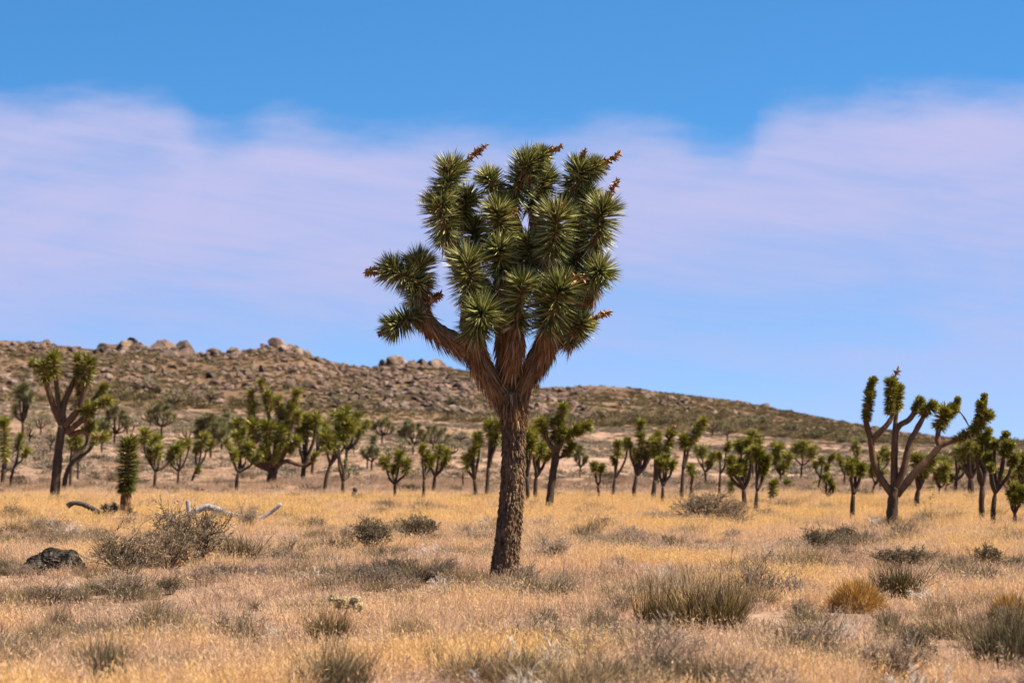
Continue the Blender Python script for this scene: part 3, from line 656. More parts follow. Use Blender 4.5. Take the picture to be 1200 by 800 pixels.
plain(718, 586, [(723, 534, 724, 520, 8), (735, 526, 734, 516, 6), (721, 540, 6)], tw=4)
plain(742, 589, [(745, 534, 9), (751, 498, 8), (753, 514, 9), (763, 520, 10), (757, 532, 9), (738, 520, 7), (768, 512, 8)], tw=5)
plain(764, 593, [(768, 530, 8), (780, 530, 786, 508, 9), (772, 522, 9), (776, 540, 8)], tw=6, stalks=[(785, 506, 790, 498)])
plain(775, 598, [(778, 546, 9), (788, 545, 7), (772, 541, 6), (782, 538, 7)], tw=4)
plain(798, 593, [(803, 517, 10), (807, 522, 824, 494, 9)], 'straight Joshua tree with one long leafy arm slanting up to a dry stalk', tw=5, stalks=[(823, 495, 832, 492)])
plain(809, 586, [(812, 551, 8)], tw=4); plain(826, 568, [(822, 530, 9), (831, 540, 9), (816, 526, 6), (836, 535, 7)])
plain(842, 583, [(851, 524, 7), (844, 534, 5)], tw=3.6)
plain(856, 585, [(856, 579, 857, 566, 6)], LAB['col'], group='leafy columns')
plain(873, 601, [(857, 542, 9), (868, 524, 9), (880, 534, 10), (871, 546, 11), (864, 550, 8), (854, 552, 7), (876, 520, 8)], tw=6)
plain(884, 609, [(894, 550, 8), (890, 535, 9), (898, 540, 8), (886, 530, 9)], tw=4.5)
plain(883, 560, [(882, 514, 11), (875, 520, 8), (890, 520, 8)]); plain(906, 592, [(905, 586, 906, 566, 8)], LAB['col'], group='leafy columns')
plain(914, 566, [(914, 528, 10), (908, 538, 9), (922, 538, 9), (910, 524, 7), (918, 548, 8)]); plain(939, 562, [(930, 527, 9), (940, 525, 10), (950, 530, 9)])
plain(919, 572, [(920, 569, 8)], LAB['col'], group='leafy columns')
plain(959, 576, [(963, 540, 6), (973, 536, 6), (955, 545, 5), (967, 548, 5)]); plain(968, 592, [(968, 560, 6), (974, 565, 5), (977, 571, 5)], tw=4)
plain(990, 571, [(986, 542, 6), (995, 543, 6), (983, 536, 5)]); plain(954, 578, [(954, 572, 955, 564, 4)])
plain(998, 613, [(996, 549, 9), (1003, 547, 11), (1008, 551, 9)], 'Joshua tree with a flat dark tuft on a bare upright trunk', tw=6)
plain(1002, 540, [(1000, 522, 6), (1006, 528, 6)]); plain(1023, 583, [(1022, 552, 8), (1030, 556, 7), (1028, 540, 7)]); plain(1031, 575, [(1034, 530, 7), (1040, 535, 7)])
plain(1074, 598, [(1078, 545, 12), (1086, 542, 11), (1072, 540, 10), (1082, 553, 9)], tw=6.5); plain(1090, 598, [(1091, 588, 1091, 570, 5)], LAB['col'], group='leafy columns')
plain(1100, 586, [(1098, 556, 9), (1104, 550, 9), (1108, 560, 7), (1093, 548, 7)]); plain(1106, 580, [(1114, 560, 6), (1112, 545, 7)])
plain(1120, 583, [(1110, 543, 9), (1124, 536, 10), (1118, 530, 8), (1130, 546, 8)], tw=5); plain(1137, 585, [(1128, 533, 10), (1140, 530, 11), (1146, 540, 8), (1134, 524, 9)], tw=8)
plain(1150, 614, [(1150, 514, 8), (1146, 536, 9), (1158, 520, 8), (1156, 508, 7), (1143, 528, 7)], 'dark crooked Joshua tree next to a wider-forked one at the grove edge', tw=7)
plain(1163, 621, [(1176, 526, 11), (1162, 540, 9), (1178, 512, 7), (1185, 540, 9), (1166, 522, 7), (1158, 548, 6)], 'wide-forked Joshua tree next to the dark crooked one at the grove edge', tw=6)
plain(1188, 621, [(1184, 575, 10), (1195, 580, 10), (1188, 584, 8)], 'short Joshua tree with low bright heads beside the grove edge', tw=5)
plain(1195, 590, [(1192, 545, 11), (1201, 540, 12), (1198, 556, 9)]); plain(1180, 585, [(1180, 560, 9), (1172, 555, 8)])

FARG = 'far Joshua trees below the rocky hill'
far_list = [(27, 512, 450, 12), (48, 510, 480, 12), (35, 520, 490, 10), (60, 530, 500, 9), (135, 522, 478, 22), (120, 530, 490, 14), (150, 508, 480, 14), (190, 512, 470, 20), (176, 500, 474, 16), (218, 522, 494, 18), (247, 538, 486, 20), (205, 478, 452, 15), (247, 474, 452, 12), (176, 462, 440, 16), (262, 530, 482, 16), (232, 500, 490, 10),
            (415, 532, 512, 9), (436, 552, 512, 10), (431, 550, 518, 10), (448, 520, 486, 18), (484, 532, 492, 20), (508, 528, 496, 22), (528, 540, 512, 14), (470, 536, 510, 14), (455, 545, 520, 8), (540, 520, 500, 14), (268, 500, 480, 14),
            (704, 560, 545, 7), (640, 520, 505, 8), (812, 520, 508, 8), (835, 512, 486, 16), (852, 518, 492, 11), (877, 508, 484, 16), (893, 500, 484, 10), (928, 506, 492, 12), (955, 515, 502, 12), (985, 520, 508, 10), (700, 486, 474, 10), (745, 490, 478, 10), (1010, 520, 508, 12),
            (1110, 540, 518, 16), (1130, 540, 516, 14), (1160, 540, 512, 16), (1185, 545, 516, 18), (1145, 550, 525, 12), (1100, 545, 522, 14), (1198, 550, 520, 14), (1070, 540, 522, 12), (300, 480, 462, 12), (365, 476, 462, 10), (396, 478, 460, 12), (420, 480, 466, 9), (528, 476, 462, 9), (660, 500, 484, 14), (680, 560, 520, 8), (610, 505, 480, 14)]
rr_ = random.Random(8)
for i, (bx, by, ty, w) in enumerate(far_list):
    k = 3 + int(w / 4); h = by - ty
    cl = []
    for q in range(k):
        a = (q + .5) / k * 2 - 1
        cl.append((bx + a * w * .8 + rr_.uniform(-1, 1), ty + abs(a) ** 1.5 * h * .3 + rr_.uniform(0, .22) * h + 3, max(3.2, h * .15 * rr_.uniform(.8, 1.2))))
    tag_l = 'dusty far-off Joshua tree growing on the slope at the foot of the hill' if by < 525 else 'dusty grey-green Joshua tree standing in the farther plain'
    small_tree(bx, by, cl, tag_l, FARG if by < 525 else 'dusty trees of the farther plain', tw=max(2.2, h * .06), seed=i, dim=True)
# lone dead stump
def stump():
    b = at_row(412, 589); s = b.y / F; g = Geo()
    P = spline([(0, 0, -.05), (1.5 * s, 0, 6 * s), (4 * s, 0.1, 14 * s), (5.5 * s, 0.05, 17 * s)], 14)
    tube(g, P, np.array([3, 2.8, 2.6, 2.5, 2.4, 2.4, 2.3, 2.3, 2.4, 2.6, 2.9, 2.8, 2.2, 1.0]) * s, 10, .5, True, rough_bark(10, .02, 1))
    tag(obj('dead_stump', g.mesh('dead_stump', M['log_dark'], True), loc=b), 'short dark leaning dead stump in the grass among thin-stemmed trees', 'stump')
stump()

# ------------------------------------------------------------------ rocks of the hill
def rock_mesh(seed, sub=3, blocky=0.5):
    import bmesh
    bm = bmesh.new(); bmesh.ops.create_icosphere(bm, subdivisions=sub, radius=1.0)
    rnd = random.Random(seed); off = Vector((seed * 3.1, seed * 1.7, 0))
    planes = [(Vector((rnd.gauss(0, 1), rnd.gauss(0, 1), rnd.gauss(0, 1))).normalized(), rnd.uniform(.42, .8)) for _ in range(13)]
    for v in bm.verts:
        p = v.co.copy(); p *= 1 + 0.22 * mn.noise(p * 1.6 + off)
        for n, d in planes:
            e = p.dot(n) - d
            if e > 0: p -= n * e * 0.95
        p *= 1 + 0.07 * mn.noise(p * 5 + off)
        v.co = p
    me = bpy.data.meshes.new('boulder'); bm.to_mesh(me); bm.free()
    me.materials.append(M['rock']); return me
ROCKS = [rock_mesh(i, 2 if i > 5 else 3) for i in range(12)]
rk = random.Random(21)
def crest_pt(px, k):
    """on the hill face: k 0 = foot, 1 = crest"""
    f = np.interp(px, fx_, fy_); c = np.interp(px, cx_, cy_)
    s = k
    d = 1 / (1 / R2 - s * (1 / R2 - 1 / R3)); X = (px - 600) / F * d
    return Vector((X, d, ground_z(X, d)))
def place_rock(px, k, size, label, group, sq=0.75):
    p = crest_pt(px, k); s = p.y / F * size * 0.55
    o = bpy.data.objects.new('boulder', ROCKS[rk.randrange(12)]); COL.objects.link(o)
    o.location = p + Vector((0, 0, s * sq * 0.12)); o.rotation_euler = (rk.uniform(-.4, .4), rk.uniform(-.4, .4), rk.uniform(0, 6.28))
    o.scale = (s * rk.uniform(.8, 1.3), s * rk.uniform(.8, 1.2), s * sq * rk.uniform(.8, 1.25))
    tag(o, label, 'boulder', group)
OUT = [  # outcrops along the ridge: centre x, half width, k, k spread, count, size
    ((165, 52, .94, .06, 30, 23), 'big dark blocky boulder in the highest outcrop of the ridge', 'boulders of the blocky ridge outcrop'),
    ((305, 58, .96, .05, 30, 15), 'boulder on the rounded summit of the ridge', 'boulders of the rounded summit'),
    ((478, 34, .98, .02, 16, 17), 'dark boulder of the small knob on the ridge, beside the tall tree crown', 'boulders of the dark knob'),
    ((590, 70, .72, .25, 44, 13), 'pinkish boulder in the rock pile behind the tall tree trunk', 'boulders of the pinkish rock pile'),
    ((45, 60, .96, .05, 20, 10), 'small boulder along the ridge crest above the thick-trunked tree', 'boulders of the ridge crest'),
    ((440, 90, .6, .3, 40, 10), 'boulder in the scattered slope rocks under the dark knob', 'boulders of the middle slope'),
    ((290, 120, .6, .3, 42, 10), 'boulder in the scattered slope rocks under the rounded summit', 'boulders of the summit slope'),
    ((90, 120, .68, .25, 34, 9), 'boulder in the scattered slope rocks under the blocky outcrop', 'boulders of the outcrop slope'),
    ((785, 30, .62, .16, 14, 11), 'dark boulder in the small outcrop on the lower shoulder of the hill', 'boulders of the shoulder outcrop'),
    ((880, 110, .9, .12, 24, 6), 'small boulder along the falling end of the ridge', 'boulders of the falling ridge')]
for (cx, hw, k, ks, n, sz), lab, grp in OUT:
    for _ in range(n):
        place_rock(cx + rk.uniform(-hw, hw), min(1.0, k + rk.uniform(-ks, ks)), sz * rk.choice((.55, .7, .9, 1.15, 1.5)), lab, grp)

# ------------------------------------------------------------------ scatter (uncountable cover): one object each
def scatter(name, label, pos, rot, scl, idx, tint, meshes):
    n = len(pos); me = bpy.data.meshes.new(name); me.vertices.add(n); me.vertices.foreach_set('co', np.asarray(pos, np.float32).ravel())
    def at(nm, ty, dat, key='value'):
        a = me.attributes.new(nm, ty, 'POINT'); a.data.foreach_set(key, np.ascontiguousarray(dat).ravel())
    at('rot', 'FLOAT_VECTOR', np.asarray(rot, np.float32), 'vector'); at('scl', 'FLOAT_VECTOR', np.asarray(scl, np.float32), 'vector')
    at('pick', 'INT', np.asarray(idx, np.int32)); at('tint', 'FLOAT', np.asarray(tint, np.float32))
    c = bpy.data.collections.new(name + '_pieces')
    for i, m in enumerate(meshes): c.objects.link(bpy.data.objects.new('%s_piece_%02d' % (name, i), m))
    nt = bpy.data.node_groups.new(name, 'GeometryNodeTree')
    nt.interface.new_socket('Geometry', in_out='INPUT', socket_type='NodeSocketGeometry'); nt.interface.new_socket('Geometry', in_out='OUTPUT', socket_type='NodeSocketGeometry')
    gi = nt.nodes.new('NodeGroupInput'); go = nt.nodes.new('NodeGroupOutput')
    ci = nt.nodes.new('GeometryNodeCollectionInfo'); ci.inputs[0].default_value = c; ci.inputs['Separate Children'].default_value = True; ci.inputs['Reset Children'].default_value = True
    ip = nt.nodes.new('GeometryNodeInstanceOnPoints'); ip.inputs['Pick Instance'].default_value = True
    def named(nm, ty):
        q = nt.nodes.new('GeometryNodeInputNamedAttribute'); q.data_type = ty; q.inputs[0].default_value = nm; return q.outputs[0]
    nt.links.new(gi.outputs[0], ip.inputs['Points']); nt.links.new(ci.outputs[0], ip.inputs['Instance'])
    nt.links.new(named('pick', 'INT'), ip.inputs['Instance Index'])
    er = nt.nodes.new('FunctionNodeEulerToRotation'); nt.links.new(named('rot', 'FLOAT_VECTOR'), er.inputs[0]); nt.links.new(er.outputs[0], ip.inputs['Rotation'])
    nt.links.new(named('scl', 'FLOAT_VECTOR'), ip.inputs['Scale']); nt.links.new(ip.outputs[0], go.inputs[0])
    o = obj(name, me); md = o.modifiers.new('scatter', 'NODES'); md.node_group = nt
    tag(o, label, None, None, 'stuff'); return o

def wedge(n, d0, d1, rng, u=0.205, p=1.0):
    """random points in the field of view (a bit wider): X, Y"""
    d = np.sqrt(d0 ** 2 + (d1 ** 2 - d0 ** 2) * rng.random(n) ** p); x = (rng.random(n) * 2 - 1) * u * d
    return x, d
def tuft(seed, n, h, spread, w, lean, plume=0.0):
    rng = np.random.default_rng(seed); g = Geo()
    a = rng.random(n) * 6.283; r = spread * np.sqrt(rng.random(n))
    O = np.stack([np.cos(a) * r, np.sin(a) * r, np.full(n, -.02)], 1)
    out = np.stack([np.cos(a), np.sin(a), np.zeros(n)], 1)
    hh = h * (0.45 + 0.65 * rng.random(n)); ln = lean * rng.random(n)[:, None]
    wind = np.array([[0.10, 0.0, 0.0]]) * h
    dirn = unit(np.array([[0, 0, 1.0]]) + out * ln + rng.normal(size=(n, 3)) * 0.12)
    S = unit(np.cross(dirn, rng.normal(size=(n, 3))))
    P0 = O; P1 = O + dirn * hh[:, None] * .5; P2 = O + dirn * hh[:, None] * .95 + out * ln * hh[:, None] * .35 + wind - np.array([[0, 0, 1.]]) * ln * hh[:, None] * .12
    ww = w * (.6 + .8 * rng.random((n, 1)))
    V = np.stack([P0 - S * ww * .5, P0 + S * ww * .5, P1 - S * ww * .42, P1 + S * ww * .42, P2], 1); b = (np.arange(n) * 5)[:, None]
    g.add(V.reshape(-1, 3), b + np.array([[2, 3, 4]]), b + np.array([[0, 1, 3, 2]]), .5)
    if plume:
        k = int(n * plume); 
        for q in range(k):
            m = 5; g2 = P2[q] + rng.normal(size=(m, 3)) * .006 + np.array([0, 0, 1]) * np.linspace(-.05, .02, m)[:, None]
            ribbons(g, g2, dirn[q] + rng.normal(size=(m, 3)) * .6, np.full(m, .026), np.full(m, .0042), rng)
    return g.mesh('tuft', M['grass'])
TUFTS = [tuft(i, 50, .20, .10, .0045, .6, .25) for i in range(5)] + [tuft(20 + i, 60, .13, .13, .0045, 1.0, .2) for i in range(4)] + [tuft(40 + i, 34, .085, .12, .006, 1.8) for i in range(3)]
rng = np.random.default_rng(77)
def field(X, Y, s, off): return np.array([mn.fractal(Vector((x * s + off, y * s * .6, off)), 1.0, 2.0, 3) for x, y in zip(X, Y)])
def grass():
    xs, ys = [], []
    for n, a, b in ((27000, 12, 40), (21000, 40, 68), (15000, 68, 105)):
        x, y = wedge(n, a, b, rng); xs.append(x); ys.append(y)
    tx = rng.normal(size=70) * .22 - .07; xs.append(tx); ys.append(D0 - .16 - .3 * rng.random(70))      # tufts against the tall trunk
    X = np.concatenate(xs); Y = np.concatenate(ys); n = len(X)
    Z = np.array([ground_z(x, y) for x, y in zip(X, Y)])
    f1 = field(X, Y, .22, 3.0); f2 = field(X, Y, .6, 9.0)
    band = np.clip((Y - 40) / 12, 0, 1) * np.clip((80 - Y) / 10, 0, 1)       # the tall golden strip before the trees
    gold = np.clip(.35 + .9 * f1 + .55 * band + rng.normal(size=n) * .12, 0, 1)
    tint = np.clip(.24 + .58 * gold + .16 * band + .5 * f2 + rng.normal(size=n) * .13, 0, 1)
    tint = np.where(Y > 76, tint * np.clip(1 - (Y - 76) / 22, .3, 1), tint)
    keep = rng.random(n) < np.clip(.5 + 1.3 * f1 + .5 * band + .7 * f2, .10, 1)
    tall = gold + .3 * f2 + rng.normal(size=n) * .15
    pick = np.where(tall > .55, rng.integers(0, 5, n), np.where(tall > .12, rng.integers(5, 9, n), rng.integers(9, 12, n)))
    s = (.75 + .5 * rng.random(n)) * (1 + .12 * band) * np.where(Y > 60, 1.15, 1.0); s3 = np.stack([s, s, s * (.85 + .4 * rng.random(n))], 1)
    rot = np.stack([rng.normal(size=n) * .08, rng.normal(size=n) * .08, rng.random(n) * 6.283], 1)
    for kx, ky, kr in KEEP:          # grass gives way at the shrubs
        q = ((X - kx) / max(kr * .8, .1)) ** 2 + ((Y - ky + kr * .8) / (kr * 1.5 + .25)) ** 2 < 1
        pick[q] = rng.integers(9, 12, int(q.sum())); keep[q] &= rng.random(int(q.sum())) < .9
    K = keep
    scatter('dry_grass', 'dry golden and straw-coloured bunch grass covering the plain', np.stack([X, Y, Z], 1)[K], rot[K], s3[K], pick[K], tint[K], TUFTS)
# ------------------------------------------------------------------ shrubs
def twig_skeleton(rng, n0, h, w, levels=3, split=3, jitter=.35):
    """branching twigs: lists of (start, end, r0, r1, level)"""
    segs = []
    def grow(p, d, L, r, lv):
        q = p + d * L; mid = p + d * L * .5 + rng.normal(size=3) * L * .06
        segs.append((p, mid, r, r * .85, lv)); segs.append((mid, q, r * .85, r * .7, lv))
        if lv < levels:
            for _ in range(split if lv else split + 1):
                t = .35 + .65 * rng.random(); s0 = p + (q - p) * t
                dd = unit(d + rng.normal(size=3) * jitter * (1.2 + .3 * lv) + np.array([0, 0, .12]))
                grow(s0, dd, L * (.5 + .25 * rng.random()), r * .6, lv + 1)
    for _ in range(n0):
        a = rng.random() * 6.283; e = .25 + .75 * rng.random()
        d = unit(np.array([math.cos(a) * (1.15 - e) * w / h, math.sin(a) * (1.15 - e) * w / h, .4 + e]))
        p = np.array([math.cos(a), math.sin(a), 0]) * w * .10 * rng.random() + np.array([0, 0, -.03])
        grow(p, d, h * (.42 + .16 * rng.random()), .011 * h ** .5, 0)
    return segs
def twig_shrub(seed, n0=13, h=.6, w=.5, leaves=1, leaf='sage', twig='twig', split=3, lsize=.018):
    """returns (twig mesh, leaf mesh)"""
    rng = np.random.default_rng(seed); segs = twig_skeleton(rng, n0, h, w, 3, split)
    g = Geo()
    A = np.array([s[0] for s in segs]); B = np.array([s[1] for s in segs]); r0 = np.array([s[2] for s in segs]); lv = np.array([s[4] for s in segs])
    T = unit(B - A); S = unit(np.cross(T, rng.normal(size=A.shape))); U = np.cross(S, T); r0 = np.maximum(r0, .0022)[:, None]
    ring0 = [A + (S * math.cos(t) + U * math.sin(t)) * r0 for t in (0, 2.094, 4.189)]; ring1 = [B + (S * math.cos(t) + U * math.sin(t)) * r0 * .75 for t in (0, 2.094, 4.189)]
    V = np.stack(ring0 + ring1, 1); b = (np.arange(len(A)) * 6)[:, None]
    Q = np.concatenate([b + np.array([[0, 1, 4, 3]]), b + np.array([[1, 2, 5, 4]]), b + np.array([[2, 0, 3, 5]])])
    g.add(V.reshape(-1, 3), None, Q, np.repeat(rng.random(len(A)) * .7 + .1 * lv, 6))
    m1 = g.mesh('stems', M[twig]); m2 = None
    if leaves:
        ok = np.where(lv >= 2)[0]; k = np.repeat(ok, leaves); n = len(k); t = rng.random((n, 1))
        g = Geo(); ribbons(g, A[k] + (B[k] - A[k]) * t, T[k] + rng.normal(size=(n, 3)) * .7, lsize * (.6 + .9 * rng.random(n)), lsize * .5 * np.ones(n), rng)
        m2 = g.mesh('foliage', M[leaf])
    return m1, m2
def broom_shrub(seed, n=1000, h=.55, w=.5, mat='broom', lean=.75, width=.006):
    """a fan of thin upright stems from one root, some forked"""
    rng = np.random.default_rng(seed); g = Geo()
    a = rng.random(n) * 6.283; e = rng.random(n)
    out = np.stack([np.cos(a), np.sin(a), np.zeros(n)], 1)
    nc = 7; ca = rng.random(nc) * 6.283; cr = w * .36 * np.sqrt(rng.random(nc)); cc = np.stack([np.cos(ca) * cr, np.sin(ca) * cr, np.full(nc, -.03)], 1); ch = .5 + .6 * rng.random(nc); ci = rng.integers(0, nc, n)
    O = cc[ci] + out * (w * .10 * np.sqrt(rng.random((n, 1))))
    D = unit(out * (lean * np.sqrt(e))[:, None] + np.array([[0, 0, 1.]]) + rng.normal(size=(n, 3)) * .2)
    L = h * (.4 + .7 * rng.random(n)) * (1.05 - .25 * e) * ch[ci]
    blades(g, O, D, L, width * (.7 + .6 * rng.random(n)), rng, .04, .4)
    k = rng.integers(0, n, int(n * 1.3)); t = (.35 + .5 * rng.random(len(k)))[:, None]
    blades(g, O[k] + D[k] * L[k][:, None] * t, D[k] + rng.normal(size=(len(k), 3)) * .28, L[k] * (.25 + .2 * rng.random(len(k))), width * .8 * np.ones(len(k)), rng, 0, .3)
    return g.mesh('stems', M[mat])
def mound_shrub(seed, n=1700, h=.4, w=.5, mat='amber'):
    rng = np.random.default_rng(seed); g = Geo()
    v = unit(rng.normal(size=(n, 3))); v[:, 2] = np.abs(v[:, 2]); r = .55 + .25 * rng.random((n, 1))
    lump = np.array([1 + .25 * mn.noise(Vector(p) * 2.2 + Vector((seed, 0, 0))) for p in v])[:, None]
    O = v * r * lump * np.array([[w, w, h]]) * .8
    blades(g, O, v + np.array([[0, 0, .5]]) + rng.normal(size=(n, 3)) * .45, .09 + .08 * rng.random(n), np.full(n, .007), rng, .05, .3)
    m = 260; k = rng.integers(0, n, m)
    blades(g, np.zeros((m, 3)) + np.array([[0, 0, -.03]]), O[k], np.linalg.norm(O[k], axis=1), np.full(m, .006), rng, 0, .3, np.zeros(m))
    return g.mesh('stems', M[mat])
SH = {
 'sage': [twig_shrub(100 + i, 16, .6, .6, 5, 'sage', 'twig_dark', 3, .022) for i in range(3)],
 'brush': [twig_shrub(120 + i, 18, .62, .62, 2, 'brushleaf', 'twig_dark', 3, .02) for i in range(3)],
 'grey': [twig_shrub(140 + i, 14, .55, .65, 1, 'brushleaf', 'twig', 3, .016) for i in range(3)],
 'pale': [twig_shrub(160 + i, 8, .55, .6, 0, 'brushleaf', 'twig_pale', 2) for i in range(2)],
 'broom': [(broom_shrub(180 + i), None) for i in range(3)],
 'greybroom': [(broom_shrub(200 + i, 820, .5, .6, 'sage', .85), None) for i in range(3)],
 'brownbroom': [(broom_shrub(220 + i, 820, .5, .6, 'brushleaf', .85), None) for i in range(2)],
 'amber': [(mound_shrub(240 + i), None) for i in range(2)],
}
SIZE = {'sage': (.80, .74), 'brush': (.95, .8), 'grey': (.95, .72), 'pale': (.95, .75), 'broom': (.74, .52), 'greybroom': (.9, .5), 'brownbroom': (.9, .5), 'amber': (.85, .40)}
srnd = random.Random(4); KEEP = []
def shrub(kind, px, py, wpx, hpx, label, group=None, name='desert_shrub', cat='shrub'):
    b = at_row(px, py); s = b.y / F; m1, m2 = SH[kind][srnd.randrange(len(SH[kind]))]; sw, sh = SIZE[kind]
    k = wpx * s / sw * 1.08; kz = hpx * s / sh * 1.25; KEEP.append((b.x, b.y, wpx * s * .5))
    if m2 is None:
        o = obj(name, m1, None, b)
    else:
        o = empty(name, b); obj('stems', m1, o); obj('foliage', m2, o)
    o.scale = (k, k, kz); o.rotation_euler = (0, 0, srnd.uniform(0, 6.28)); tag(o, label, cat, group); return o
shrub('brush', 150, 674, 118, 62, 'large grey-brown twiggy shrub beside the dark crusted mound')
shrub('brush', 228, 664, 118, 82, 'largest twiggy shrub with dark bare branches, before the bleached log')
shrub('brush', 196, 668, 90, 60, 'twiggy brown shrub wedged between two larger ones near the logs')
shrub('broom', 276, 664, 62, 36, 'low golden-olive broom at the edge of the largest twiggy shrub')
shrub('grey', 293, 622, 56, 38, 'thin grey brush growing over the bleached log')
shrub('grey', 262, 616, 40, 30, 'small thin brush in front of the bleached log')
shrub('grey', 340, 660, 78, 36, 'sparse grey twiggy shrub in the grass past the largest twiggy shrub')
shrub('sage', 433, 645, 58, 40, 'dark green leafy shrub with an uneven top in golden grass')
shrub('sage', 497, 634, 52, 34, 'rounded grey-green shrub near the tall tree, beside a dark green one')
shrub('grey', 468, 652, 50, 18, 'low grey twig mat under the rounded grey-green shrub')
shrub('grey', 652, 660, 86, 42, 'pale thin twig bush just behind the tall trunk')
shrub('grey', 700, 640, 40, 20, 'little grey bush beyond the pale twig bush'); shrub('brush', 785, 642, 40, 22, 'little brown bush in pale grass, below the dark brush pile')
shrub('brush', 822, 613, 92, 44, 'dark tangled brush pile in front of the grove'); shrub('brush', 855, 612, 60, 36, 'smaller dark brush at the side of the brush pile')
shrub('broom', 822, 742, 100, 66, 'dense dark olive broom shrub, the biggest of its kind'); shrub('broom', 770, 736, 62, 60, 'upright olive broom shrub leaning on the biggest one')
shrub('broom', 852, 738, 50, 52, 'narrow olive broom tuft at the side of the biggest broom shrub')
shrub('greybroom', 702, 745, 54, 40, 'dark grey-green tussock before the tall tree, beside the olive broom'); shrub('greybroom', 642, 738, 52, 28, 'low grey-green tussock at the foot of the tall tree')
shrub('grey', 728, 722, 46, 40, 'bare grey twigs between tussock and olive broom'); shrub('greybroom', 775, 752, 44, 30, 'small dark tussock in front of the olive broom')
shrub('sage', 955, 650, 48, 36, 'dark shrub beside a rounder one in the grass before the open-armed tree'); shrub('sage', 994, 638, 46, 24, 'round dark shrub in the grass before the open-armed tree')
shrub('brownbroom', 956, 664, 34, 22, 'small brown tuft under the paired dark shrubs'); shrub('sage', 1056, 664, 72, 26, 'flat dark grey-green shrub spread over pale grass')
shrub('broom', 1046, 704, 78, 46, 'grey-olive broom shrub behind the amber mound')
shrub('amber', 1003, 716, 72, 40, 'amber rounded bush glowing in front of a grey-olive broom', name='amber_bush', cat='bush'); shrub('amber', 1180, 726, 52, 32, 'amber rounded bush above the large dark shrub', name='amber_bush', cat='bush')
shrub('greybroom', 1172, 782, 110, 78, 'large dark olive shrub below an amber bush'); shrub('broom', 1200, 775, 70, 70, 'olive broom half merged with the large dark shrub')
shrub('sage', 1160, 668, 38, 34, 'small upright dark shrub past the flat grey-green one'); shrub('grey', 1120, 672, 44, 24, 'small grey shrub in pale grass near the flat one'); shrub('sage', 1192, 668, 34, 18, 'low dark shrub next to the small upright one')
shrub('pale', 995, 752, 52, 52, 'bleached bare branches poking up below the amber bush'); shrub('grey', 1050, 796, 130, 62, 'wide tangle of grey twigs below the amber bush')
shrub('greybroom', 1035, 742, 40, 30, 'small dark tuft among bleached branches'); shrub('sage', 1075, 778, 50, 46, 'dark leafy clump inside the wide grey tangle')
shrub('grey', 935, 722, 64, 30, 'thin grey twigs beside the amber bush'); shrub('greybroom', 922, 762, 40, 26, 'small grey-green tussock near the bleached branches'); shrub('brownbroom', 888, 752, 56, 26, 'low brown tussock past the biggest broom')
shrub('brownbroom', 186, 744, 60, 54, 'golden-brown fan-shaped tussock on a bare patch'); shrub('sage', 202, 696, 42, 22, 'small dark leafy shrub under the twiggy shrubs')
shrub('grey', 100, 762, 46, 44, 'thin dark twigs standing beside a dark tuft'); shrub('greybroom', 98, 764, 20, 18, 'tiny dark tuft at the foot of thin twigs'); shrub('greybroom', 72, 738, 40, 30, 'grey-green tussock in pale grass, beside thin dark twigs')
shrub('greybroom', 288, 760, 62, 42, 'dark grey tussock beside bleached twigs'); shrub('pale', 322, 758, 50, 52, 'pale dead twigs standing next to a dark grey tussock')
shrub('broom', 390, 760, 62, 50, 'brown-olive tussock under the pale cactus'); shrub('brownbroom', 478, 752, 60, 36, 'brown tussock in the grass past the cactus')
shrub('greybroom', 140, 806, 84, 62, 'grey dry tussock with a dark heart'); shrub('greybroom', 400, 812, 130, 60, 'wide dark olive clump below the cactus'); shrub('greybroom', 506, 782, 36, 30, 'small dark tussock past the brown one')
shrub('greybroom', 700, 788, 40, 32, 'round dark tussock below the olive broom'); shrub('brownbroom', 10, 795, 50, 40, 'brown tussock beside the grey dry one'); shrub('greybroom', 620, 800, 90, 40, 'grey dry tussock in the grass before the tall tree')
shrub('brownbroom', 835, 806, 110, 50, 'grey-brown dry grass clump before the olive broom'); shrub('grey', 45, 626, 62, 26, 'low grey shrub near the thick-trunked tree'); shrub('grey', 66, 642, 40, 28, 'small grey bush above the dark crusted mound')
shrub('pale', 520, 690, 50, 24, 'thin pale twigs in the grass near the tall trunk'); shrub('grey', 470, 694, 40, 26, 'fine dark twigs in golden grass beside pale ones')
shrub('brownbroom', 300, 716, 30, 18, 'tiny brown tuft in bright golden grass')

def tussock_cover():
    rng = np.random.default_rng(41); x, y = wedge(4200, 13, 70, rng, p=1.3); n = len(x); f = field(x, y, .5, 21.0)
    k = rng.random(n) < np.clip(.17 + 1.4 * f, .05, .85); x, y = x[k], y[k]; n = len(x); Z = np.array([ground_z(a, b) for a, b in zip(x, y)])
    ms = [SH['greybroom'][0][0], SH['greybroom'][1][0], SH['brownbroom'][0][0], SH['brownbroom'][1][0], SH['grey'][0][0], SH['grey'][1][0], SH['pale'][0][0], SH['brush'][0][0]]
    s = .28 + .45 * rng.random(n) ** 1.5
    scatter('dry_tussocks', 'small grey and brown dry tussocks mixed through the grass', np.stack([x, y, Z], 1), np.stack([np.zeros(n), np.zeros(n), rng.random(n) * 6.28], 1), np.stack([s * 1.2, s * 1.2, s * rng.uniform(.6, 1, n)], 1), rng.choice(8, n, p=[.12, .10, .24, .2, .12, .1, .05, .07]), np.zeros(n), ms)
tussock_cover()

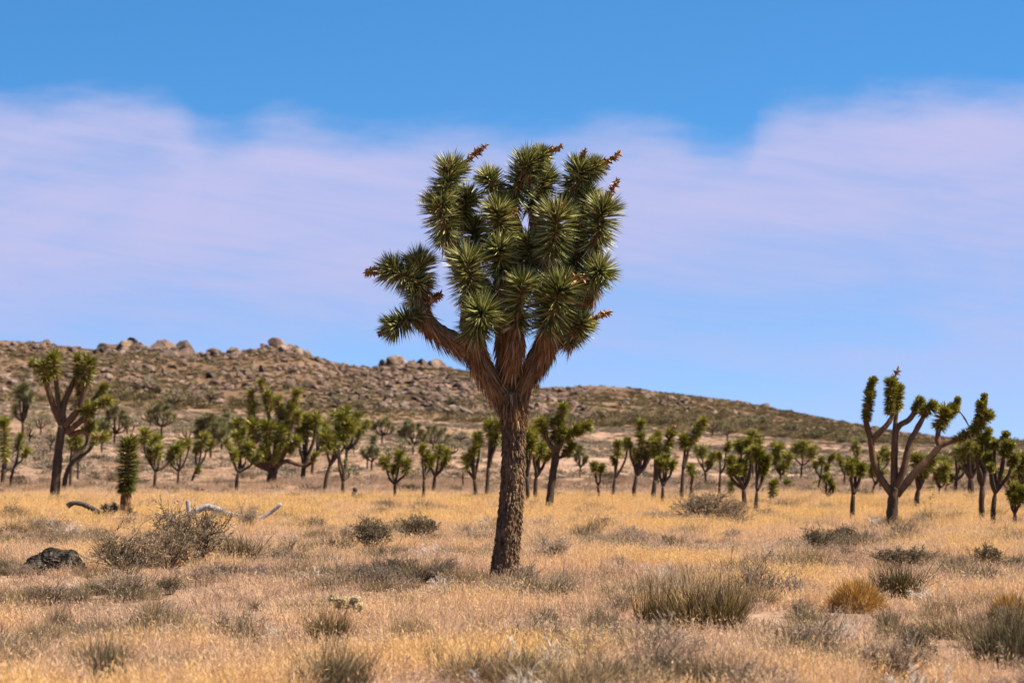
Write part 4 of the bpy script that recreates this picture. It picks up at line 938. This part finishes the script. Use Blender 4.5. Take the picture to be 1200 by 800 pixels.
# low scrub of the middle plain: the largest ones apart, the rest as cover
MID = []
mr = random.Random(31)
for _ in range(110):
    py = mr.uniform(560, 596); px = mr.uniform(-5, 1205)
    MID.append((px, py, mr.uniform(14, 38), mr.uniform(6, 13)))
for px, py, w, h in MID:
    shrub(mr.choice(('grey', 'grey', 'brush', 'sage')), px, py, w, h, 'low grey-brown desert shrub on the pinkish ground among the smaller trees', 'low shrubs among the smaller trees', name='low_shrub')
def scrub_blob(seed, mat, n=150):
    rng = np.random.default_rng(seed); g = Geo(); v = unit(rng.normal(size=(n, 3))); v[:, 2] = np.abs(v[:, 2])
    O = v * (.25 + .6 * rng.random((n, 1))) * np.array([[1, 1, .75]])
    ribbons(g, O, v + rng.normal(size=(n, 3)) * .5 + np.array([[0, 0, .4]]), .25 + .25 * rng.random(n), np.full(n, .09), rng)
    return g.mesh('scrub', M[mat])
SCR = [scrub_blob(300 + i, 'scrub') for i in range(4)]; OSC = [scrub_blob(320 + i, 'olive_scrub') for i in range(4)]
def cover():
    rng = np.random.default_rng(13)
    def put(name, label, X, Y, size, tint, meshes, hz=(.5, .8)):
        n = len(X); Z = np.array([ground_z(x, y) for x, y in zip(X, Y)])
        s = size * (.6 + .8 * rng.random(n)); s3 = np.stack([s, s, s * rng.uniform(*hz, n)], 1)
        scatter(name, label, np.stack([X, Y, Z - .03], 1), np.stack([np.zeros(n), np.zeros(n), rng.random(n) * 6.28], 1), s3, rng.integers(0, len(meshes), n), tint, meshes)
    x, y = wedge(20000, 78, 340, rng); f = field(x, y, .03, 2.0); k = rng.random(len(x)) < np.clip(.5 + 1.3 * f, .08, 1); x, y = x[k], y[k]
    put('plain_scrub', 'low grey-brown scrub covering the middle plain', x, y, .4, np.clip(.5 + .3 * rng.normal(size=len(x)), 0, 1), SCR, (.45, .75))
    # hillside
    n = 30000; px = rng.uniform(-150, 1350, n); kk = rng.random(n) ** .8
    P = np.array([crest_pt(a, b) for a, b in zip(px, kk)]); f = field(P[:, 0], P[:, 1], .035, 6.0)
    dens = np.clip(.62 + 1.2 * f + .35 * np.clip((px - 620) / 120, 0, 1), .12, 1); k = rng.random(n) < dens; P = P[k]
    put('hillside_scrub', 'dark brush dotted over the rocky hill', P[:, 0], P[:, 1], .5, np.clip(.5 + .3 * rng.normal(size=len(P)), 0, 1), OSC)
    # dense brush belt at the hill's foot
    n = 1900; px = rng.uniform(-150, 1350, n); kk = np.abs(rng.normal(size=n)) * .13
    P = np.array([crest_pt(a, min(b, .5)) for a, b in zip(px, kk)])
    f = field(P[:, 0], P[:, 1], .03, 4.0); P = P[rng.random(n) < np.clip(.5 + 1.6 * f, .04, 1)]
    put('foothill_brush', 'olive brush belt along the foot of the hill', P[:, 0], P[:, 1], .95, np.clip(.55 + .25 * rng.normal(size=len(P)), 0, 1), OSC, (.6, 1.0))
    # loose rock
    n = 13000; px = rng.uniform(-150, 1100, n); kk = .12 + .86 * rng.random(n)
    P = np.array([crest_pt(a, b) for a, b in zip(px, kk)]); f = field(P[:, 0], P[:, 1], .03, 8.0)
    dens = np.clip((.45 + 1.2 * f) * np.where(px > 690, .12, 1.0), .02, 1); k = rng.random(n) < dens; P = P[k]; n = len(P)
    s = .2 + .8 * rng.random(n) ** 2.4; s3 = np.stack([s * rng.uniform(.8, 1.3, n), s, s * rng.uniform(.55, .95, n)], 1)
    scatter('loose_rock', 'loose broken rock strewn over the hillside', P + np.array([[0, 0, .12]]), rng.random((n, 3)) * np.array([[.6, .6, 6.28]]), s3, rng.integers(0, 6, n), np.zeros(n), ROCKS[6:])
    # sparse short grass on the farther plain
    x, y = wedge(26000, 82, 320, rng, p=1.3); f = field(x, y, .05, 12.0); k = rng.random(len(x)) < np.clip(.5 + 1.1 * f, .1, 1); x, y = x[k], y[k]
    Z = np.array([ground_z(a, b) for a, b in zip(x, y)]); n = len(x); s = 1.2 + .8 * rng.random(n)
    scatter('short_grass', 'sparse short dry grass on the farther plain', np.stack([x, y, Z], 1), np.stack([np.zeros(n), np.zeros(n), rng.random(n) * 6.28], 1), np.stack([s, s, s * .8], 1), rng.integers(5, 9, n), np.clip(.32 + .16 * rng.normal(size=n), 0, 1), TUFTS)
cover()

grass()
# ------------------------------------------------------------------ logs, mound, cactus
def log_piece(name, pts, r, mat, label, cat='log', knots=(), row=None, seed=1):
    b = at_row(pts[0][0] if row is None else row[0], pts[0][1] + 6 if row is None else row[1]); s = b.y / F
    def W(x, y, z=0.0): return np.array([(x - 600) * s - b.x, z * s, H + (HZ - y) * s - b.z])
    root = empty(name, b); tag(root, label, cat)
    P = spline([W(*p) for p in pts], 30); g = Geo(); tube(g, P, np.interp(np.linspace(0, 1, 30), np.linspace(0, 1, len(r)), r) * s, 14, .5, True, rough_bark(12, .012, seed)); obj('trunk', g.mesh('log', M[mat], True), root)
    for kp, kr in knots:
        g = Geo(); tube(g, spline([W(*p) for p in kp], 10), np.linspace(kr[0], kr[1], 10) * s, 10, .5, True, rough_bark(12, .008, seed + 3)); obj('branch', g.mesh('branch', M[mat], True), root)
    return root, W
log_piece('fallen_log', [(79, 592, 0), (86, 589, 0), (100, 591, -2), (112, 597, -4), (124, 604, -6)], [2.6, 2.8, 3.0, 3.2, 3.2], 'log_dark', 'dark weathered log arching out of the grass toward the young tree', row=(118, 611), knots=[([(86, 590, 0), (80, 593, 0)], (2.0, 3.0))])
log_piece('fallen_log', [(219, 607, 0), (228, 600, 0), (242, 594, 0), (256, 597, -2), (272, 603, -4), (300, 607, -6), (312, 604, -6), (322, 597, -6), (331, 590, -6)], [3.4, 3.6, 3.8, 3.6, 3.2, 3.0, 2.6, 2.2, 1.7], 'log_pale', 'bleached silvery fallen log lying behind the largest twiggy shrub', row=(262, 615), knots=[([(222, 604, 0), (221, 594, 2), (220, 586, 2)], (2.4, 2.2))], seed=5)
log_piece('bleached_stick', [(1122, 690, 0), (1128, 686, 0), (1136, 688, 0), (1144, 693, 0)], [1.6, 2.4, 2.0, 1.2], 'log_pale', 'short bleached stick lying in pale grass', 'stick', row=(1132, 697), seed=9)
def dead_heads():
    rng = np.random.default_rng(9); b = at_row(140, 612); s = b.y / F; root = empty('dead_leaf_heap', b)
    tag(root, 'heap of blackened dead leaf heads around the foot of the young tree', 'dead leaves')
    for x, y, z, r in ((-22, 8, -3, 6), (-14, 14, 0, 7), (-8, 10, -6, 7), (-18, 4, -6, 6), (12, 10, 3, 6), (18, 7, 0, 5), (-4, 16, 4, 6), (-26, 3, -4, 5)):
        g = Geo(); p = np.array([x, z, y]) * s
        leaf_cluster_geo(g, p - np.array([0, 0, r * .3 * s]), p + np.array([rng.normal() * 2, 0, r * .5]) * s, r * s, 130, rng, True, .03)
        obj('dead_leaf_head', g.mesh('dead_leaf_head', M['twig_dark']), root)
dead_heads()
def mound():
    import bmesh
    b = at_row(66, 672); s = b.y / F; bm = bmesh.new(); bmesh.ops.create_icosphere(bm, subdivisions=5, radius=1)
    for v in bm.verts:
        p = v.co.copy(); d, _ = mn.voronoi(p * 6.5); k = 1 + .14 * mn.noise(p * 1.8) + .17 * min(d[1] - d[0], .4)
        v.co = Vector((p.x * 36 * s, p.y * 24 * s, p.z * 29 * s)) * k
    me = bpy.data.meshes.new('crusted_mound'); bm.to_mesh(me); bm.free(); me.materials.append(M['dark_rock'])
    tag(obj('dark_boulder', me, None, b), 'dark pitted boulder half sunk in the grass beside a twiggy shrub', 'boulder')
mound()
def cholla():
    rng = np.random.default_rng(3); b = at_row(405, 728); s = b.y / F; root = empty('cholla_cactus', b); tag(root, 'small pale fuzzy cactus with short bristly joints above a brown tussock', 'cactus')
    def W(x, y, z=0.0): return np.array([(x - 600) * s - b.x, z * s, H + (HZ - y) * s - b.z])
    joints = [((407, 726), (406, 708), 3.2), ((406, 710), (394, 699), 3.6), ((394, 702), (388, 697), 3.2), ((404, 708), (402, 699), 3.4), ((408, 712), (416, 699), 3.4), ((416, 704), (420, 698), 3.2), ((414, 712), (427, 711), 3.0), ((418, 716), (425, 706), 2.8), ((398, 705), (396, 711), 3.0)]
    for q, (p, e, r) in enumerate(joints):
        r *= 1.25
        z = rng.normal() * 3; A = W(*p, z * .4); B = W(*e, z); P = spline([A, (A + B) / 2, B], 8)
        g = Geo(); tube(g, P, np.array([.55, .8, .95, 1, 1, .95, .8, .35]) * r * .75 * s, 8, .1); n = 260
        t = rng.random(n)[:, None]; a = unit(np.cross(unit(B - A), rng.normal(size=(n, 3))))
        blades(g, A + (B - A) * t + a * r * .7 * s, a + rng.normal(size=(n, 3)) * .5 + unit(B - A) * .3, r * s * (.5 + .4 * rng.random(n)), np.full(n, .005), rng, 0, .2, .4 + .6 * rng.random(n))
        obj('joint', g.mesh('joint', M['cholla']), root)
cholla()
